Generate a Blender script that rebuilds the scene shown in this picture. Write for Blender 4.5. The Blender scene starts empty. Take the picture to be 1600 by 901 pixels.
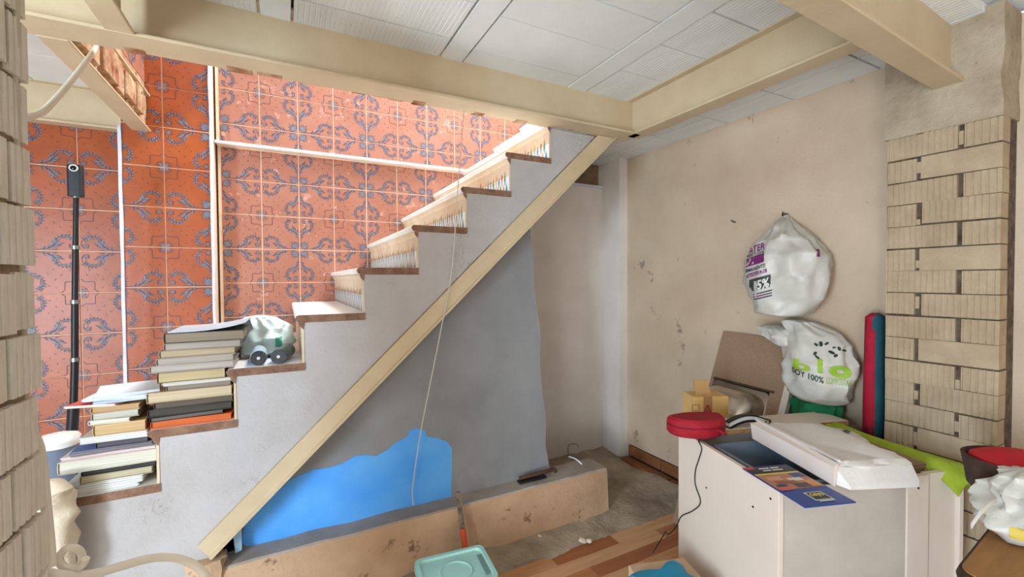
import bpy, bmesh, math, random
from mathutils import Vector, Matrix, noise
from mathutils.bvhtree import BVHTree
rnd = random.Random(7)
C = bpy.context.scene.collection
sc = bpy.context.scene

# ------------------------------------------------------------------ camera, sky, lights, exposure
FPX, YAW, PIT, ROL = 680.97, 0.4791, 0.0210, -0.0062
_f = Vector((math.sin(YAW)*math.cos(PIT), math.cos(YAW)*math.cos(PIT), -math.sin(PIT)))
_r0 = Vector((math.cos(YAW), -math.sin(YAW), 0)); _u0 = _r0.cross(_f)
_r = _r0*math.cos(ROL)+_u0*math.sin(ROL); _u = -_r0*math.sin(ROL)+_u0*math.cos(ROL)
cam = bpy.data.cameras.new('camera'); camo = bpy.data.objects.new('camera', cam); C.objects.link(camo)
cam.sensor_width = 36; cam.lens = 36*FPX/1600; cam.clip_start = .02
camo.matrix_world = Matrix((( _r.x,_u.x,-_f.x,0),(_r.y,_u.y,-_f.y,0),(_r.z,_u.z,-_f.z,0),(0,0,0,1)))
sc.camera = camo
FL = -1.3                      # floor level: the lens is 1.3 m above it

w = bpy.data.worlds.new('sky'); sc.world = w; w.use_nodes = True
bg = w.node_tree.nodes['Background']; bg.inputs[0].default_value = (.86,.93,1,1); bg.inputs[1].default_value = 1.7

def area(name, loc, target, sx, sy, power, col):
    l = bpy.data.lights.new(name, 'AREA'); l.shape = 'RECTANGLE'; l.size = sx; l.size_y = sy
    l.energy = power; l.color = col
    o = bpy.data.objects.new(name, l); C.objects.link(o); o.location = loc
    o.rotation_euler = (Vector(target)-Vector(loc)).to_track_quat('-Z', 'Y').to_euler()
    return o
area('hall_window_daylight', (-2.36,-.2,-.25), (2.2,2.3,-.6), .8, 1.5, 168, (.66,.83,1))
area('side_fill_light', (-2.36,-1.6,-.75), (1.0,.6,.9), 1.2, .9, 55, (.97,.98,1))  # added fill, set low and aimed upward to brighten the ceiling
area('room_fill_light', (.3,-2.34,-.4), (1.1,2.2,-.4), 1.9, 1.4, 17, (.96,.98,1))  # added fill from behind the camera for surfaces facing it
area('stairwell_skylight', (1.3,2.45,2.9), (.5,2.6,0), 1.4, .9, 125, (.93,.97,1))
vs = sc.view_settings
vs.view_transform = 'Standard'; vs.look = 'None'; vs.gamma = 1; vs.use_curve_mapping = False; vs.exposure = 0.2

# ------------------------------------------------------------------ helpers
def ray(u, v): return _r*((u-800)/FPX)+_u*((450.5-v)/FPX)+_f
def at(u, v, X=None, Y=None, Z=None):
    d = ray(u, v)
    return d*(X/d.x) if X is not None else d*(Y/d.y) if Y is not None else d*(Z/d.z)

class MB:
    def __init__(s): s.v=[]; s.f=[]; s.m=[]
    def poly(s, pts, mi=0):
        n=len(s.v); s.v+= [tuple(p) for p in pts]; s.f.append(list(range(n,n+len(pts)))); s.m.append(mi); return s
    def hexa(s, p, mi=0):      # 8 points: bottom ring 0-3, top ring 4-7
        n=len(s.v); s.v+=[tuple(q) for q in p]
        for q in ((3,2,1,0),(4,5,6,7),(0,1,5,4),(1,2,6,5),(2,3,7,6),(3,0,4,7)): s.f.append([n+i for i in q]); s.m.append(mi)
        return s
    def box(s, x0,x1,y0,y1,z0,z1, mi=0):
        return s.hexa([(x0,y0,z0),(x1,y0,z0),(x1,y1,z0),(x0,y1,z0),(x0,y0,z1),(x1,y0,z1),(x1,y1,z1),(x0,y1,z1)], mi)
    def prism(s, pts, axis, a, b, mi=0):   # 2D outline extruded along axis
        def P(p,t):
            return (t,p[0],p[1]) if axis=='x' else (p[0],t,p[1]) if axis=='y' else (p[0],p[1],t)
        n=len(s.v); k=len(pts); s.v+=[P(p,a) for p in pts]+[P(p,b) for p in pts]
        s.f.append(list(range(n,n+k))); s.m.append(mi); s.f.append(list(range(n+2*k-1,n+k-1,-1))); s.m.append(mi)
        for i in range(k):
            j=(i+1)%k; s.f.append([n+j,n+i,n+k+i,n+k+j]); s.m.append(mi)
        return s
    def loft(s, rings, mi=0, cap=True):
        n=len(s.v); k=len(rings[0])
        for r in rings: s.v+=[tuple(p) for p in r]
        for a in range(len(rings)-1):
            for i in range(k):
                j=(i+1)%k; s.f.append([n+a*k+i,n+a*k+j,n+(a+1)*k+j,n+(a+1)*k+i]); s.m.append(mi)
        if cap:
            s.f.append([n+i for i in range(k)][::-1]); s.m.append(mi)
            s.f.append([n+(len(rings)-1)*k+i for i in range(k)]); s.m.append(mi)
        return s
    def tube(s, pts, rad, seg=8, mi=0, smooth=4):
        P=[Vector(p) for p in pts]
        if smooth>1 and len(P)>2:
            Q=[]
            for i in range(len(P)-1):
                p0=P[max(i-1,0)]; p1=P[i]; p2=P[i+1]; p3=P[min(i+2,len(P)-1)]
                for t in range(smooth):
                    t/=smooth
                    Q.append(.5*((2*p1)+(p2-p0)*t+(2*p0-5*p1+4*p2-p3)*t*t+(3*p1-p0-3*p2+p3)*t**3))
            Q.append(P[-1]); P=Q
        rings=[]; up=Vector((0,0,1)); side=None
        for i,p in enumerate(P):
            d=(P[min(i+1,len(P)-1)]-P[max(i-1,0)]).normalized()
            if side is None: side=d.cross(up if abs(d.z)<.9 else Vector((1,0,0))).normalized()
            else: side=(side-d*side.dot(d)).normalized()
            b=d.cross(side); rr=rad(i/(len(P)-1)) if callable(rad) else rad
            rings.append([p+(side*math.cos(a)+b*math.sin(a))*rr for a in (2*math.pi*q/seg for q in range(seg))])
        return s.loft(rings, mi)
    def lathe(s, prof, c=(0,0,0), seg=20, mi=0, cap=True):
        return s.loft([[(c[0]+r*math.cos(a),c[1]+r*math.sin(a),c[2]+z) for a in (2*math.pi*q/seg for q in range(seg))] for r,z in prof], mi, cap)
    def mesh(s, name):
        me=bpy.data.meshes.new(name); me.from_pydata(s.v,[],s.f); me.polygons.foreach_set('material_index',s.m); return me

def link(name, me, mats, parent=None, smooth=False, bevel=0):
    if isinstance(me, MB): me=me.mesh(name)
    if not me.materials:
        for m in (mats if isinstance(mats,(list,tuple)) else [mats]): me.materials.append(m)
    bm=bmesh.new(); bm.from_mesh(me); bmesh.ops.recalc_face_normals(bm, faces=bm.faces)
    if bevel:
        bmesh.ops.bevel(bm, geom=[e for e in bm.edges if len(e.link_faces)==2 and e.calc_face_angle(0)>.5], offset=bevel, segments=1, affect='EDGES', clamp_overlap=True)
    bm.to_mesh(me); bm.free()
    if smooth:
        me.polygons.foreach_set('use_smooth',[True]*len(me.polygons))
        try: me.set_sharp_from_angle(angle=.9 if smooth is True else smooth)
        except Exception: pass
    o=bpy.data.objects.new(name, me); C.objects.link(o)
    if parent: o.parent=parent
    return o
def inst(name, me, parent=None, mw=None):
    o=bpy.data.objects.new(name, me); C.objects.link(o)
    if parent: o.parent=parent
    if mw is not None: o.matrix_basis=mw
    return o
def tag(o, label, cat, group=None):
    o['label']=label; o['category']=cat
    if group: o['group']=group
    return o
def thing(name, label, cat, loc=(0,0,0), rz=0, group=None, mw=None):
    o=bpy.data.objects.new(name, None); C.objects.link(o); o.empty_display_size=.05
    if mw is not None: o.matrix_world=mw
    else: o.location=loc; o.rotation_euler=(0,0,rz)
    return tag(o,label,cat,group)
def struct(o): o['kind']='structure'; return o
def sroot(name):
    o=bpy.data.objects.new(name, None); C.objects.link(o); o.empty_display_size=.05; return struct(o)
def frame(o, x, y, z): 
    x=Vector(x); y=Vector(y); z=Vector(z); o=Vector(o)
    return Matrix(((x.x,y.x,z.x,o.x),(x.y,y.y,z.y,o.y),(x.z,y.z,z.z,o.z),(0,0,0,1)))

# ------------------------------------------------------------------ materials
MATS={}
def srgb(c): return tuple(((x/255)/12.92 if x<=10 else ((x/255+.055)/1.055)**2.4) for x in c)+(1,)
def mat(name, c1, c2=None, scale=6, rough=.75, bump=.0, bscale=60, metal=0, spots=None, spotscale=30, spotlim=.66, stretch=None, spec=.4, alpha=1, trans=0, cracks=None, sheen=0):
    if name in MATS: return MATS[name]
    m=bpy.data.materials.new(name); m.use_nodes=True; nt=m.node_tree; N=nt.nodes; L=nt.links
    b=N['Principled BSDF']; b.inputs['Roughness'].default_value=rough; b.inputs['Metallic'].default_value=metal
    b.inputs['Specular IOR Level'].default_value=spec
    if alpha<1: b.inputs['Alpha'].default_value=alpha
    if trans: b.inputs['Transmission Weight'].default_value=trans
    g=N.new('ShaderNodeNewGeometry'); co=g.outputs['Position']
    if stretch:
        mp=N.new('ShaderNodeMapping'); mp.inputs['Scale'].default_value=stretch; L.new(co,mp.inputs[0]); co=mp.outputs[0]
    def nz(sc_,det=4,rg=.6):
        n=N.new('ShaderNodeTexNoise'); n.inputs['Scale'].default_value=sc_; n.inputs['Detail'].default_value=det; n.inputs['Roughness'].default_value=rg
        L.new(co,n.inputs['Vector']); return n.outputs['Fac']
    def ramp(src,a,bb):
        r=N.new('ShaderNodeMapRange'); r.inputs[1].default_value=a; r.inputs[2].default_value=bb; L.new(src,r.inputs[0]); return r.outputs[0]
    def mix(f,a,bb):
        x=N.new('ShaderNodeMix'); x.data_type='RGBA'; L.new(f,x.inputs[0])
        for s_,v in ((x.inputs[6],a),(x.inputs[7],bb)):
            if isinstance(v,tuple): s_.default_value=v
            else: L.new(v,s_)
        return x.outputs[2]
    col=srgb(c1)
    if c2: col=mix(ramp(nz(scale,5),.32,.68),srgb(c1),srgb(c2))
    if spots: col=mix(ramp(nz(spotscale,6,.7),spotlim,spotlim+.06),col,srgb(spots))
    hgt=None
    if cracks:
        v=N.new('ShaderNodeTexVoronoi'); v.feature='DISTANCE_TO_EDGE'; v.inputs['Scale'].default_value=cracks[1]
        wn=N.new('ShaderNodeTexNoise'); wn.inputs['Scale'].default_value=cracks[1]*1.5; L.new(co,wn.inputs['Vector'])
        ad=N.new('ShaderNodeMix'); ad.data_type='RGBA'; ad.blend_type='ADD'; ad.inputs[0].default_value=cracks[2]; L.new(co,ad.inputs[6]); L.new(wn.outputs['Color'],ad.inputs[7])
        L.new(ad.outputs[2],v.inputs['Vector'])
        cr=ramp(v.outputs['Distance'],0,.02)
        ms=ramp(nz(2.2,2),.56,.64); mm=N.new('ShaderNodeMath'); mm.operation='MAXIMUM'; L.new(cr,mm.inputs[0]); 
        iv=N.new('ShaderNodeMath'); iv.operation='SUBTRACT'; iv.inputs[0].default_value=1; L.new(ms,iv.inputs[1]); L.new(iv.outputs[0],mm.inputs[1])
        col=mix(mm.outputs[0],srgb(cracks[0]),col); hgt=mm.outputs[0]
    if isinstance(col,tuple): b.inputs['Base Color'].default_value=col
    else: L.new(col,b.inputs['Base Color'])
    if bump:
        bn=N.new('ShaderNodeBump'); bn.inputs['Strength'].default_value=bump; bn.inputs['Distance'].default_value=.01
        L.new(nz(bscale,6,.65),bn.inputs['Height'])
        if hgt is not None:
            b2=N.new('ShaderNodeBump'); b2.inputs['Strength'].default_value=.5; b2.inputs['Distance'].default_value=.006; L.new(hgt,b2.inputs['Height']); L.new(bn.outputs[0],b2.inputs['Normal']); L.new(b2.outputs[0],b.inputs['Normal'])
        else: L.new(bn.outputs[0],b.inputs['Normal'])
    MATS[name]=m; return m
def flat(c, rough=.6, **k): return mat('colour_%d_%d_%d_%d'%(c[0],c[1],c[2],int(rough*100)), c, rough=rough, **k)

M_cream=mat('cream_beam_paint',(210,190,156),(198,176,142),5,.5,.12,40,spots=(176,150,112),spotscale=14,spotlim=.72)
M_rust=mat('rusty_broken_brick',(150,84,50),(206,178,140),12,.9,.8,60,spots=(70,36,24),spotscale=18,spotlim=.6)
M_panel=mat('whitewashed_ceramic_panel',(236,235,231),(222,221,216),7,.85,.25,120,spots=(150,146,138),spotscale=40,spotlim=.74,stretch=(1,.25,1))
M_panelb=mat('whitewashed_smooth_panel',(238,237,233),(226,225,220),3,.85,.12,60,spots=(120,112,100),spotscale=34,spotlim=.76)
M_joint=mat('dark_ceiling_joint',(72,62,52),(110,98,84),20,.95)
M_string=mat('peeling_white_plaster',(192,187,186),(176,168,163),3,.85,.35,70,spots=(104,90,78),spotscale=26,spotlim=.73,cracks=((150,136,124),12,.2))
M_wallr=mat('dusty_cream_plaster',(214,192,166),(196,172,146),2.2,.9,.35,90,spots=(150,134,116),spotscale=7,spotlim=.64)
M_wallb=mat('pale_smooth_plaster',(236,229,221),(222,212,202),3,.9,.2,60,spots=(140,130,124),spotscale=24,spotlim=.74)
M_grey=mat('bare_grey_cement',(150,150,150),(132,132,134),3,.9,.2,60,spots=(160,160,160),spotscale=26,spotlim=.75)
M_blue=mat('azure_wall_paint',(70,158,250),(104,184,254),4,.6,.12,60)
M_bluel=mat('pale_blue_paint',(150,196,232),(170,205,226),9,.6)
M_kerb=mat('tan_mortar',(210,176,142),(184,148,116),3.5,.92,.5,60,spots=(132,104,80),spotscale=9,spotlim=.60)
M_kerbtop=mat('grey_kerb_mortar',(182,170,158),(156,142,130),6,.95,.5,60)
M_rough=mat('rubbly_concrete',(192,174,150),(142,124,104),5,.95,1,34,spots=(206,196,178),spotscale=44,spotlim=.66)
M_grout=mat('cream_tile_grout',(240,216,190),(226,196,166),12,.85,.2,80)
M_trim=mat('white_plaster_trim',(232,234,240),(200,206,222),14,.8,.3,80)
M_tile=mat('orange_glazed_tile',(176,88,42),(156,74,34),7,.34,.08,30,spots=(206,142,112),spotscale=16,spotlim=.70)
M_tile2=mat('dusty_hazed_orange_tile',(176,118,96),(164,104,82),5,.42,.08,30,spots=(204,152,134),spotscale=12,spotlim=.6)  # dusty tile, base made paler: haze of the strong light put into the colour
M_leaf=mat('blue_grey_glaze',(100,102,122),(132,126,132),60,.45)
M_line=mat('dark_outline_glaze',(98,58,52),(76,56,62),40,.5)
M_brick=mat('whitewashed_hollow_brick',(186,166,138),(168,146,118),9,.9,.4,90,spots=(146,128,108),spotscale=30,spotlim=.72)
M_mortar=mat('dark_brick_joint',(120,102,84),(70,56,44),30,.95,.6,60)
M_cement=mat('rough_cement_patch',(186,170,146),(160,142,118),8,.95,.9,30,spots=(84,70,58),spotscale=16,spotlim=.64)
M_white=mat('white_melamine',(222,207,191),(215,199,183),3,.4,spec=.4)
M_raw=mat('raw_chipboard_edge',(176,134,84),(150,108,64),60,.9,.3,200)
M_chip=mat('brown_chipboard',(160,130,104),(148,118,92),90,.9,.2,220)
M_steel=mat('brushed_steel',(206,198,186),(190,180,166),8,.36,metal=1)
M_tread=mat('worn_white_tread',(242,240,236),(232,224,212),8,.45,.05,60)
M_nose=mat('brown_tread_edge',(150,116,94),(118,82,62),30,.85,.5,60)
M_riser=mat('cream_riser',(224,206,180),(204,180,150),6,.6,.1,60)
M_woodb=mat('brown_baseboard',(150,96,58),(120,74,44),14,.6)
M_black=mat('black_plastic',(26,26,28),None,rough=.4)
M_bag=mat('thin_white_bag',(208,204,194),(192,187,176),6,.38,.3,26,spec=.5)
M_bagc=mat('pale_mint_bag',(222,236,234),(204,226,226),8,.35,.15,30)
M_cable=mat('cream_cable',(226,216,196),None,rough=.5)

# ------------------------------------------------------------------ main dimensions (metres, lens at the origin)
YS, YP, YW = 1.919, 2.0, 3.097        # stair side, partition, tiled wall
X0, RUN, Z0, RISE = -.6344, .2324, -.8967, .19
sx=lambda k: X0+RUN*k
sz=lambda k: Z0+RISE*k
ZB, ZC, ZC2 = .785, .98, .86          # beam soffit, ceiling, lower ceiling on the right
XR, XP = 2.2, 2.13                    # right wall, corner pilaster

# ------------------------------------------------------------------ tiles with a printed scroll pattern
def kite(cx,cy,a,l,wd,k=.4):
    c,s=math.cos(a),math.sin(a)
    return [(cx+c*x-s*y,cy+s*x+c*y) for x,y in ((0,0),(l*k,-wd/2),(l,0),(l*k,wd/2))]
def ribbon(pts,wd):
    out=[]
    for a,b in zip(pts[:-1],pts[1:]):
        dx,dy=b[0]-a[0],b[1]-a[1]; q=math.hypot(dx,dy) or 1; nx,ny=-dy/q*wd/2,dx/q*wd/2
        out.append([(a[0]-nx,a[1]-ny),(b[0]-nx,b[1]-ny),(b[0]+nx,b[1]+ny),(a[0]+nx,a[1]+ny)])
    return out
def motif():
    P=[]                                     # (slot, polygon) in the unit tile, medallion at (0,0), flower cross at (1,1)
    def sprig(cx,cy,a,s,n=5,sp=2.0):
        for i in range(n):
            t=a+(i/(n-1)-.5)*sp; l=s*(1-.35*abs(i/(n-1)-.5)*2)
            P.append((1,kite(cx-.012*math.cos(t),cy-.012*math.sin(t),t,l+.035,s*.42)))
            P.append((2,kite(cx,cy,t,l,s*.30)))
    def plume(pts,wd):
        for (x,y),(x2,y2) in zip(pts[:-1],pts[1:]):
            a=math.atan2(y2-y,x2-x)
            for sg in (-1,1):
                P.append((1,kite(x,y,a+sg*.8,wd*1.15,wd*.62)))
            for sg in (-1,1):
                P.append((2,kite(x,y,a+sg*.75,wd,wd*.46)))
        for q in ribbon(pts,wd*.55): P.append((2,q))
    base=list(P)
    def vine(pts,l0,l1,n,wd=.34,a0=.75):
        for q in ribbon(pts,.011): P.append((1,q))
        m=len(pts)-1
        for i in range(n):
            t=i/(n-1)*m*.999; k=int(t); f=t-k
            x=pts[k][0]+(pts[k+1][0]-pts[k][0])*f; y=pts[k][1]+(pts[k+1][1]-pts[k][1])*f
            a=math.atan2(pts[k+1][1]-pts[k][1],pts[k+1][0]-pts[k][0]); l=l0+(l1-l0)*i/(n-1)
            for sg in (-1,1):
                P.append((1,kite(x+.006,y-.010,a+sg*a0,l*1.1,l*wd*1.45))); P.append((2,kite(x,y,a+sg*a0,l,l*wd)))
    def half():
        for q in ribbon([(.985,.97),(.975,.86),(.97,.74),(.96,.64)],.012): P.append((1,q))
        vine([(.965,.66),(.95,.56),(.90,.47),(.83,.42)],.10,.15,5)
        vine([(.83,.42),(.74,.41),(.67,.36),(.635,.28),(.645,.19),(.69,.13)],.05,.085,9,.42,.95)
        for q in ribbon([(.69,.13),(.75,.055),(.85,.04),(.92,.09),(.915,.16),(.86,.185),(.82,.15)],.012): P.append((1,q))
        sprig(.91,.10,2.6,.11,4,2.2)
        for q in (kite(.52,.16,.6,.06,.022),kite(.45,.30,2.2,.07,.022),kite(.40,.12,.2,.05,.02),kite(.55,.45,.9,.05,.02)): P.append((1,q))
    half(); n=len(P)
    P+= [(s,[(y,x) for x,y in q][::-1]) for s,q in P[:n]]
    sprig(.93,.93,-2.356,.24,5,1.6)
    for q in ribbon([(.36,0),(.27,.075),(.27,.25),(.25,.27),(.075,.27),(0,.36)],.016): P.append((1,q))
    sprig(.02,.02,.785,.13,3,1.1)
    for q in ribbon([(.16,0),(.13,.09),(.09,.13),(0,.16)],.012): P.append((1,q))
    return P
MOT=motif()
def clip(poly,x0,x1,y0,y1):
    for ax,lim,sg in ((0,x0,1),(0,x1,-1),(1,y0,1),(1,y1,-1)):
        out=[]
        for i,p in enumerate(poly):
            q=poly[(i+1)%len(poly)]; dp=(p[ax]-lim)*sg; dq=(q[ax]-lim)*sg
            if dp>=0: out.append(p)
            if dp*dq<0:
                t=dp/(dp-dq); out.append((p[0]+(q[0]-p[0])*t,p[1]+(q[1]-p[1])*t))
        poly=out
        if len(poly)<3: return None
    return poly
PT0=.2068; GAP=.0048; TCACHE={}
def tile_mesh(fx,fz,x0,x1,y0,y1,mt,PT):       # a tile seen on its -Y face; x0..y1 its uncut share of the unit square
    key=(fx,fz,round(x0,2),round(x1,2),round(y0,2),round(y1,2),mt.name,PT)
    if key in TCACHE: return TCACHE[key]
    g=GAP/PT/2; a0,a1,b0,b1=x0+(g if x0<.01 else 0),x1-(g if x1>.99 else 0),y0+(g if y0<.01 else 0),y1-(g if y1>.99 else 0)
    mb=MB(); c=.008
    O=[(a0,b0),(a1,b0),(a1,b1),(a0,b1)]; I=[(a0+c,b0+c),(a1-c,b0+c),(a1-c,b1-c),(a0+c,b1-c)]
    mb.loft([[(x*PT,.006,y*PT) for x,y in O],[(x*PT,.0012,y*PT) for x,y in O],[(x*PT,0,y*PT) for x,y in I]],0)
    for s_,q in MOT:
        q=[((1-x) if fx else x,(1-y) if fz else y) for x,y in q]
        q=clip(q,a0+c,a1-c,b0+c,b1-c)
        if q: mb.poly([(x*PT,-.0003*s_,y*PT) for x,y in q],s_)
    me=mb.mesh('tile'); [me.materials.append(m) for m in (mt,M_line,M_leaf)]
    bm=bmesh.new(); bm.from_mesh(me)
    for f in bm.faces:
        f.normal_update()
        if f.material_index and f.normal.y>0: f.normal_flip()
    bm.to_mesh(me); bm.free()
    TCACHE[key]=me; return me
def tile_field(parent, y, xj, zj, xa, xb, za, zb, mt, keep=lambda x,z:True, mw=None, PT=PT0):
    """tiles on plane y; (xj,zj) is a medallion joint; field xa..xb, za..zb"""
    i0=math.floor((xa-xj)/PT+1e-6); i1=math.ceil((xb-xj)/PT-1e-6); j0=math.floor((za-zj)/PT+1e-6); j1=math.ceil((zb-zj)/PT-1e-6)
    for i in range(i0,i1):
        for j in range(j0,j1):
            ox,oz=xj+i*PT,zj+j*PT
            ux0=max(0,(xa-ox)/PT); ux1=min(1,(xb-ox)/PT); uz0=max(0,(za-oz)/PT); uz1=min(1,(zb-oz)/PT)
            if ux1-ux0<.08 or uz1-uz0<.08 or not keep(ox+PT/2,oz+PT/2): continue
            me=tile_mesh(i%2==1,j%2==1,ux0,ux1,uz0,uz1,mt,PT)
            M=Matrix.Translation((ox+rnd.uniform(-.0006,.0006),y-rnd.uniform(0,.0008),oz+rnd.uniform(-.0006,.0006)))
            inst('tile',me,parent,(mw@M) if mw is not None else M)

wall=sroot('wall_back')
def slab(nm,x0,x1,y0,y1,z0,z1,m,par): return link(nm,MB().box(x0,x1,y0,y1,z0,z1),m,par)
slab('grout_bed',-.345,2.3,YW+.003,YW+.25,FL,.80,M_grout,wall)
slab('grout_bed',-.345,2.3,YW-.042,YW+.25,.80,2.3,M_grout,wall)
slab('grout_bed',-.745,-.356,2.936,YW+.25,FL,2.3,M_grout,wall)
slab('grout_bed',-2.4,-.745,3.016,YW+.25,FL,.98,M_grout,wall)
stairtop=lambda x: Z0+RISE*((x-X0)/RUN)
tile_field(wall,YW,-.123,.403,-.338,2.2,-1.0,.795,M_tile2,lambda x,z: z>stairtop(x)-.32 and z>-1.0)
tile_field(wall,YW-.045,-.123,1.13,-.338,2.2,.815,2.25,M_tile2,lambda x,z: z>stairtop(x)-.3)
tile_field(wall,2.932,-.567,.609,-.741,-.359,-.89,2.25,M_tile,PT=.2134)
tile_field(wall,3.012,-.937,.371,-1.5,-.768,-.89,.79,M_tile,PT=.2134)
tr=MB().prism([(-.352,.802),(-.352,.818),(2.2,.818),(2.2,.802)],'y',YW-.056,YW-.03); link('ledge_trim',tr,M_trim,wall)
def wavy(x0,x1,z0,z1,y0,y1,n,amp,seed):
    R=[]
    for i in range(n+1):
        z=z0+(z1-z0)*i/n; a=noise.noise((z*5,seed,0))*amp; b=noise.noise((z*5,seed+9,0))*amp
        R.append([(x0+a,y0,z),(x1+b,y0,z),(x1+b,y1,z),(x0+a,y1,z)])
    return MB().loft(R)
link('corner_trim',wavy(-.362,-.350,-.9,2.25,2.922,2.95,30,.005,3),M_trim,wall)
link('corner_trim',wavy(-.752,-.739,-.9,.80,2.922,3.012,22,.003,5),M_trim,wall)
# tiled side of the stairwell above the cut floor slab
wl=sroot('wall_stairwell')
slab('grout_bed',-.86,-.643,1.95,2.93,1.02,2.3,M_grout,wl)
tile_field(wl,0,0.1,.12,0,.955,0,1.2,M_tile2,mw=frame((-.638,1.97,1.04),(0,1,0),(-1,0,0),(0,0,1)))

# ------------------------------------------------------------------ staircase
st=thing('staircase','plastered staircase with cream steel stringer rising to the right along tiled wall','staircase',(X0,YS,FL))
def part(nm,mb,m,par=st,**k):
    o=link(nm,mb,m,par,**k); return o
off=Vector((-X0,-YS,-FL))
def rel(mb): mb.v=[tuple(Vector(p)+off) for p in mb.v]; return mb
bl=lambda x: -.956+.9577*(x+.296)           # top edge of the diagonal steel
NS=11
out=[(-.648,FL)]
for k in range(1,NS+1):
    a=sx(k-1) if k>1 else -.648
    out+= [(a,sz(k)-.03),(sx(k),sz(k)-.03)]
out=[p for p in out]
mb=MB()
for k in range(1,NS+1):
    a=sx(k-1) if k>1 else -.648; b=sx(k); zt=sz(k)-.03
    if zt>.77 and k>9: continue
    n=4
    for i in range(n):
        u0=a+(b-a)*i/n; u1=a+(b-a)*(i+1)/n
        b0=FL if u0<-.29 else bl(u0)-.01; b1=FL if u1<-.285 else bl(u1)-.01
        if u0<-.29<=u1: b1=FL; 
        zt2=min(zt,.775)
        mb.hexa([(u0,YS,b0),(u1,YS,b1),(u1,YP-.002,b1),(u0,YP-.002,b0),(u0,YS,zt2),(u1,YS,zt2),(u1,YP-.002,zt2),(u0,YP-.002,zt2)])
# plain outline rather than strips so the plaster face is continuous
pts=[(-.648,FL),(-.24,FL),(-.24,-1.02),(-.296,bl(-.296)),(1.512,bl(1.512)),(1.512,.778),(sx(9)-.2*RUN,.778)]
for k in range(8,0,-1):
    pts+= [(sx(k),min(sz(k+1)-.03,.778)),(sx(k),sz(k)-.03)]
pts+=[(-.648,sz(1)-.03)]
clean=[pts[0]]
for p in pts[1:]:
    if (Vector(p)-Vector(clean[-1])).length>1e-4: clean.append(p)
part('string_wall',rel(MB().prism(clean,'y',YS,YP-.002)),M_string)
# body of the flight behind the string, with a sloping soffit
mb=MB()
for k in range(1,NS+1):
    a,b=sx(k-1),sx(k); s0,s1=bl(a)-.02,bl(b)-.02
    if k<=2: s0=s1=FL
    mb.hexa([(a,YP+.0,s0),(b,YP+.0,s1),(b,YW-.001,s1),(a,YW-.001,s0),(a,YP,sz(k)-.03),(b,YP,sz(k)-.03),(b,YW-.001,sz(k)-.03),(a,YW-.001,sz(k)-.03)])
part('flight_body',rel(mb),M_wallb)
# diagonal steel channel under the string
lo=lambda x: -1.007+.946*(x+.268)
P0,P1=(-.296,-.957),(1.524,.782); Q0,Q1=(-.262,-1.003),(1.632,.782)
mb=MB().prism([P0,Q0,Q1,P1],'y',1.903,YS+.0)
dx=Vector((Q1[0]-Q0[0],Q1[1]-Q0[1])).normalized(); nn=Vector((-dx.y,dx.x))*.008
part('stringer_web',rel(mb),M_cream)
mb=MB().prism([Q0,Q1,(Q1[0]-nn.x*0+.011,Q1[1]),(Q0[0]+.008,Q0[1]-.008)],'y',1.89,1.99)
part('stringer_flange',rel(mb),M_cream)
# treads and risers
def tread(k):
    x0=sx(k-1)-.032; x1=sx(k); z=sz(k)
    if k==1: x0=-.69
    prof=[(x1,z-.03),(x0+.02,z-.03),(x0+.006,z-.024),(x0,z-.012),(x0+.006,z-.002),(x0+.014,z),(x1,z)]
    mb=MB().prism(prof,'y',YS-.006,YW-.002)
    for i,f in enumerate(mb.f[:2]):
        mb.m[i]=1
    o=part('tread',rel(mb),[M_tread,M_nose])
    mo=[(x0+.034,z-.03),(x0+.012,z-.03),(x0+.018,z-.045),(x0+.03,z-.058)]
    if k>1: 
        mm=MB().prism(mo,'y',YS-.003,YW-.003); mm.m[0]=mm.m[1]=1
        part('nosing_moulding',rel(mm),[M_riser,M_nose],o)
for k in range(1,NS+1): tread(k)
RC=[flat((226,236,238)),flat((92,150,190)),flat((226,160,90)),flat((96,150,120)),flat((190,120,80))]
def riser(k):                         # riser above tread k
    x=sx(k); z0=sz(k); z1=sz(k+1)-.03
    mb=MB().box(x-.008,x+.0,YS-.002,YW-.002,z0,z1,0)
    if k>=4:
        hi=.075
        mb.poly([(x-.0085,YS,z0),(x-.0085,YW-.01,z0),(x-.0085,YW-.01,z0+hi),(x-.0085,YS,z0+hi)],1)
        n=34; d=(YW-YS-.02)/n
        for i in range(n):
            y=YS+.01+d*(i+.5)
            mb.poly([(x-.009,y-d*.42,z0+.004),(x-.009,y,z0+.05),(x-.009,y+d*.42,z0+.004)],2+(i%4))
            mb.poly([(x-.0093,y+d*.5,z0+.03),(x-.0093,y+d*.8,z0+.065+.02*(i%2)),(x-.0093,y+d*.5,z0+.11-.01*(i%3)),(x-.0093,y+d*.2,z0+.065+.02*(i%2))],2+((i+2)%4))
    part('riser',rel(mb),[M_riser]+RC)
for k in range(1,NS): riser(k)
part('landing',rel(MB().box(-2.3,-.652,2.02,2.93,FL,sz(0))),M_tread)

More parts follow.
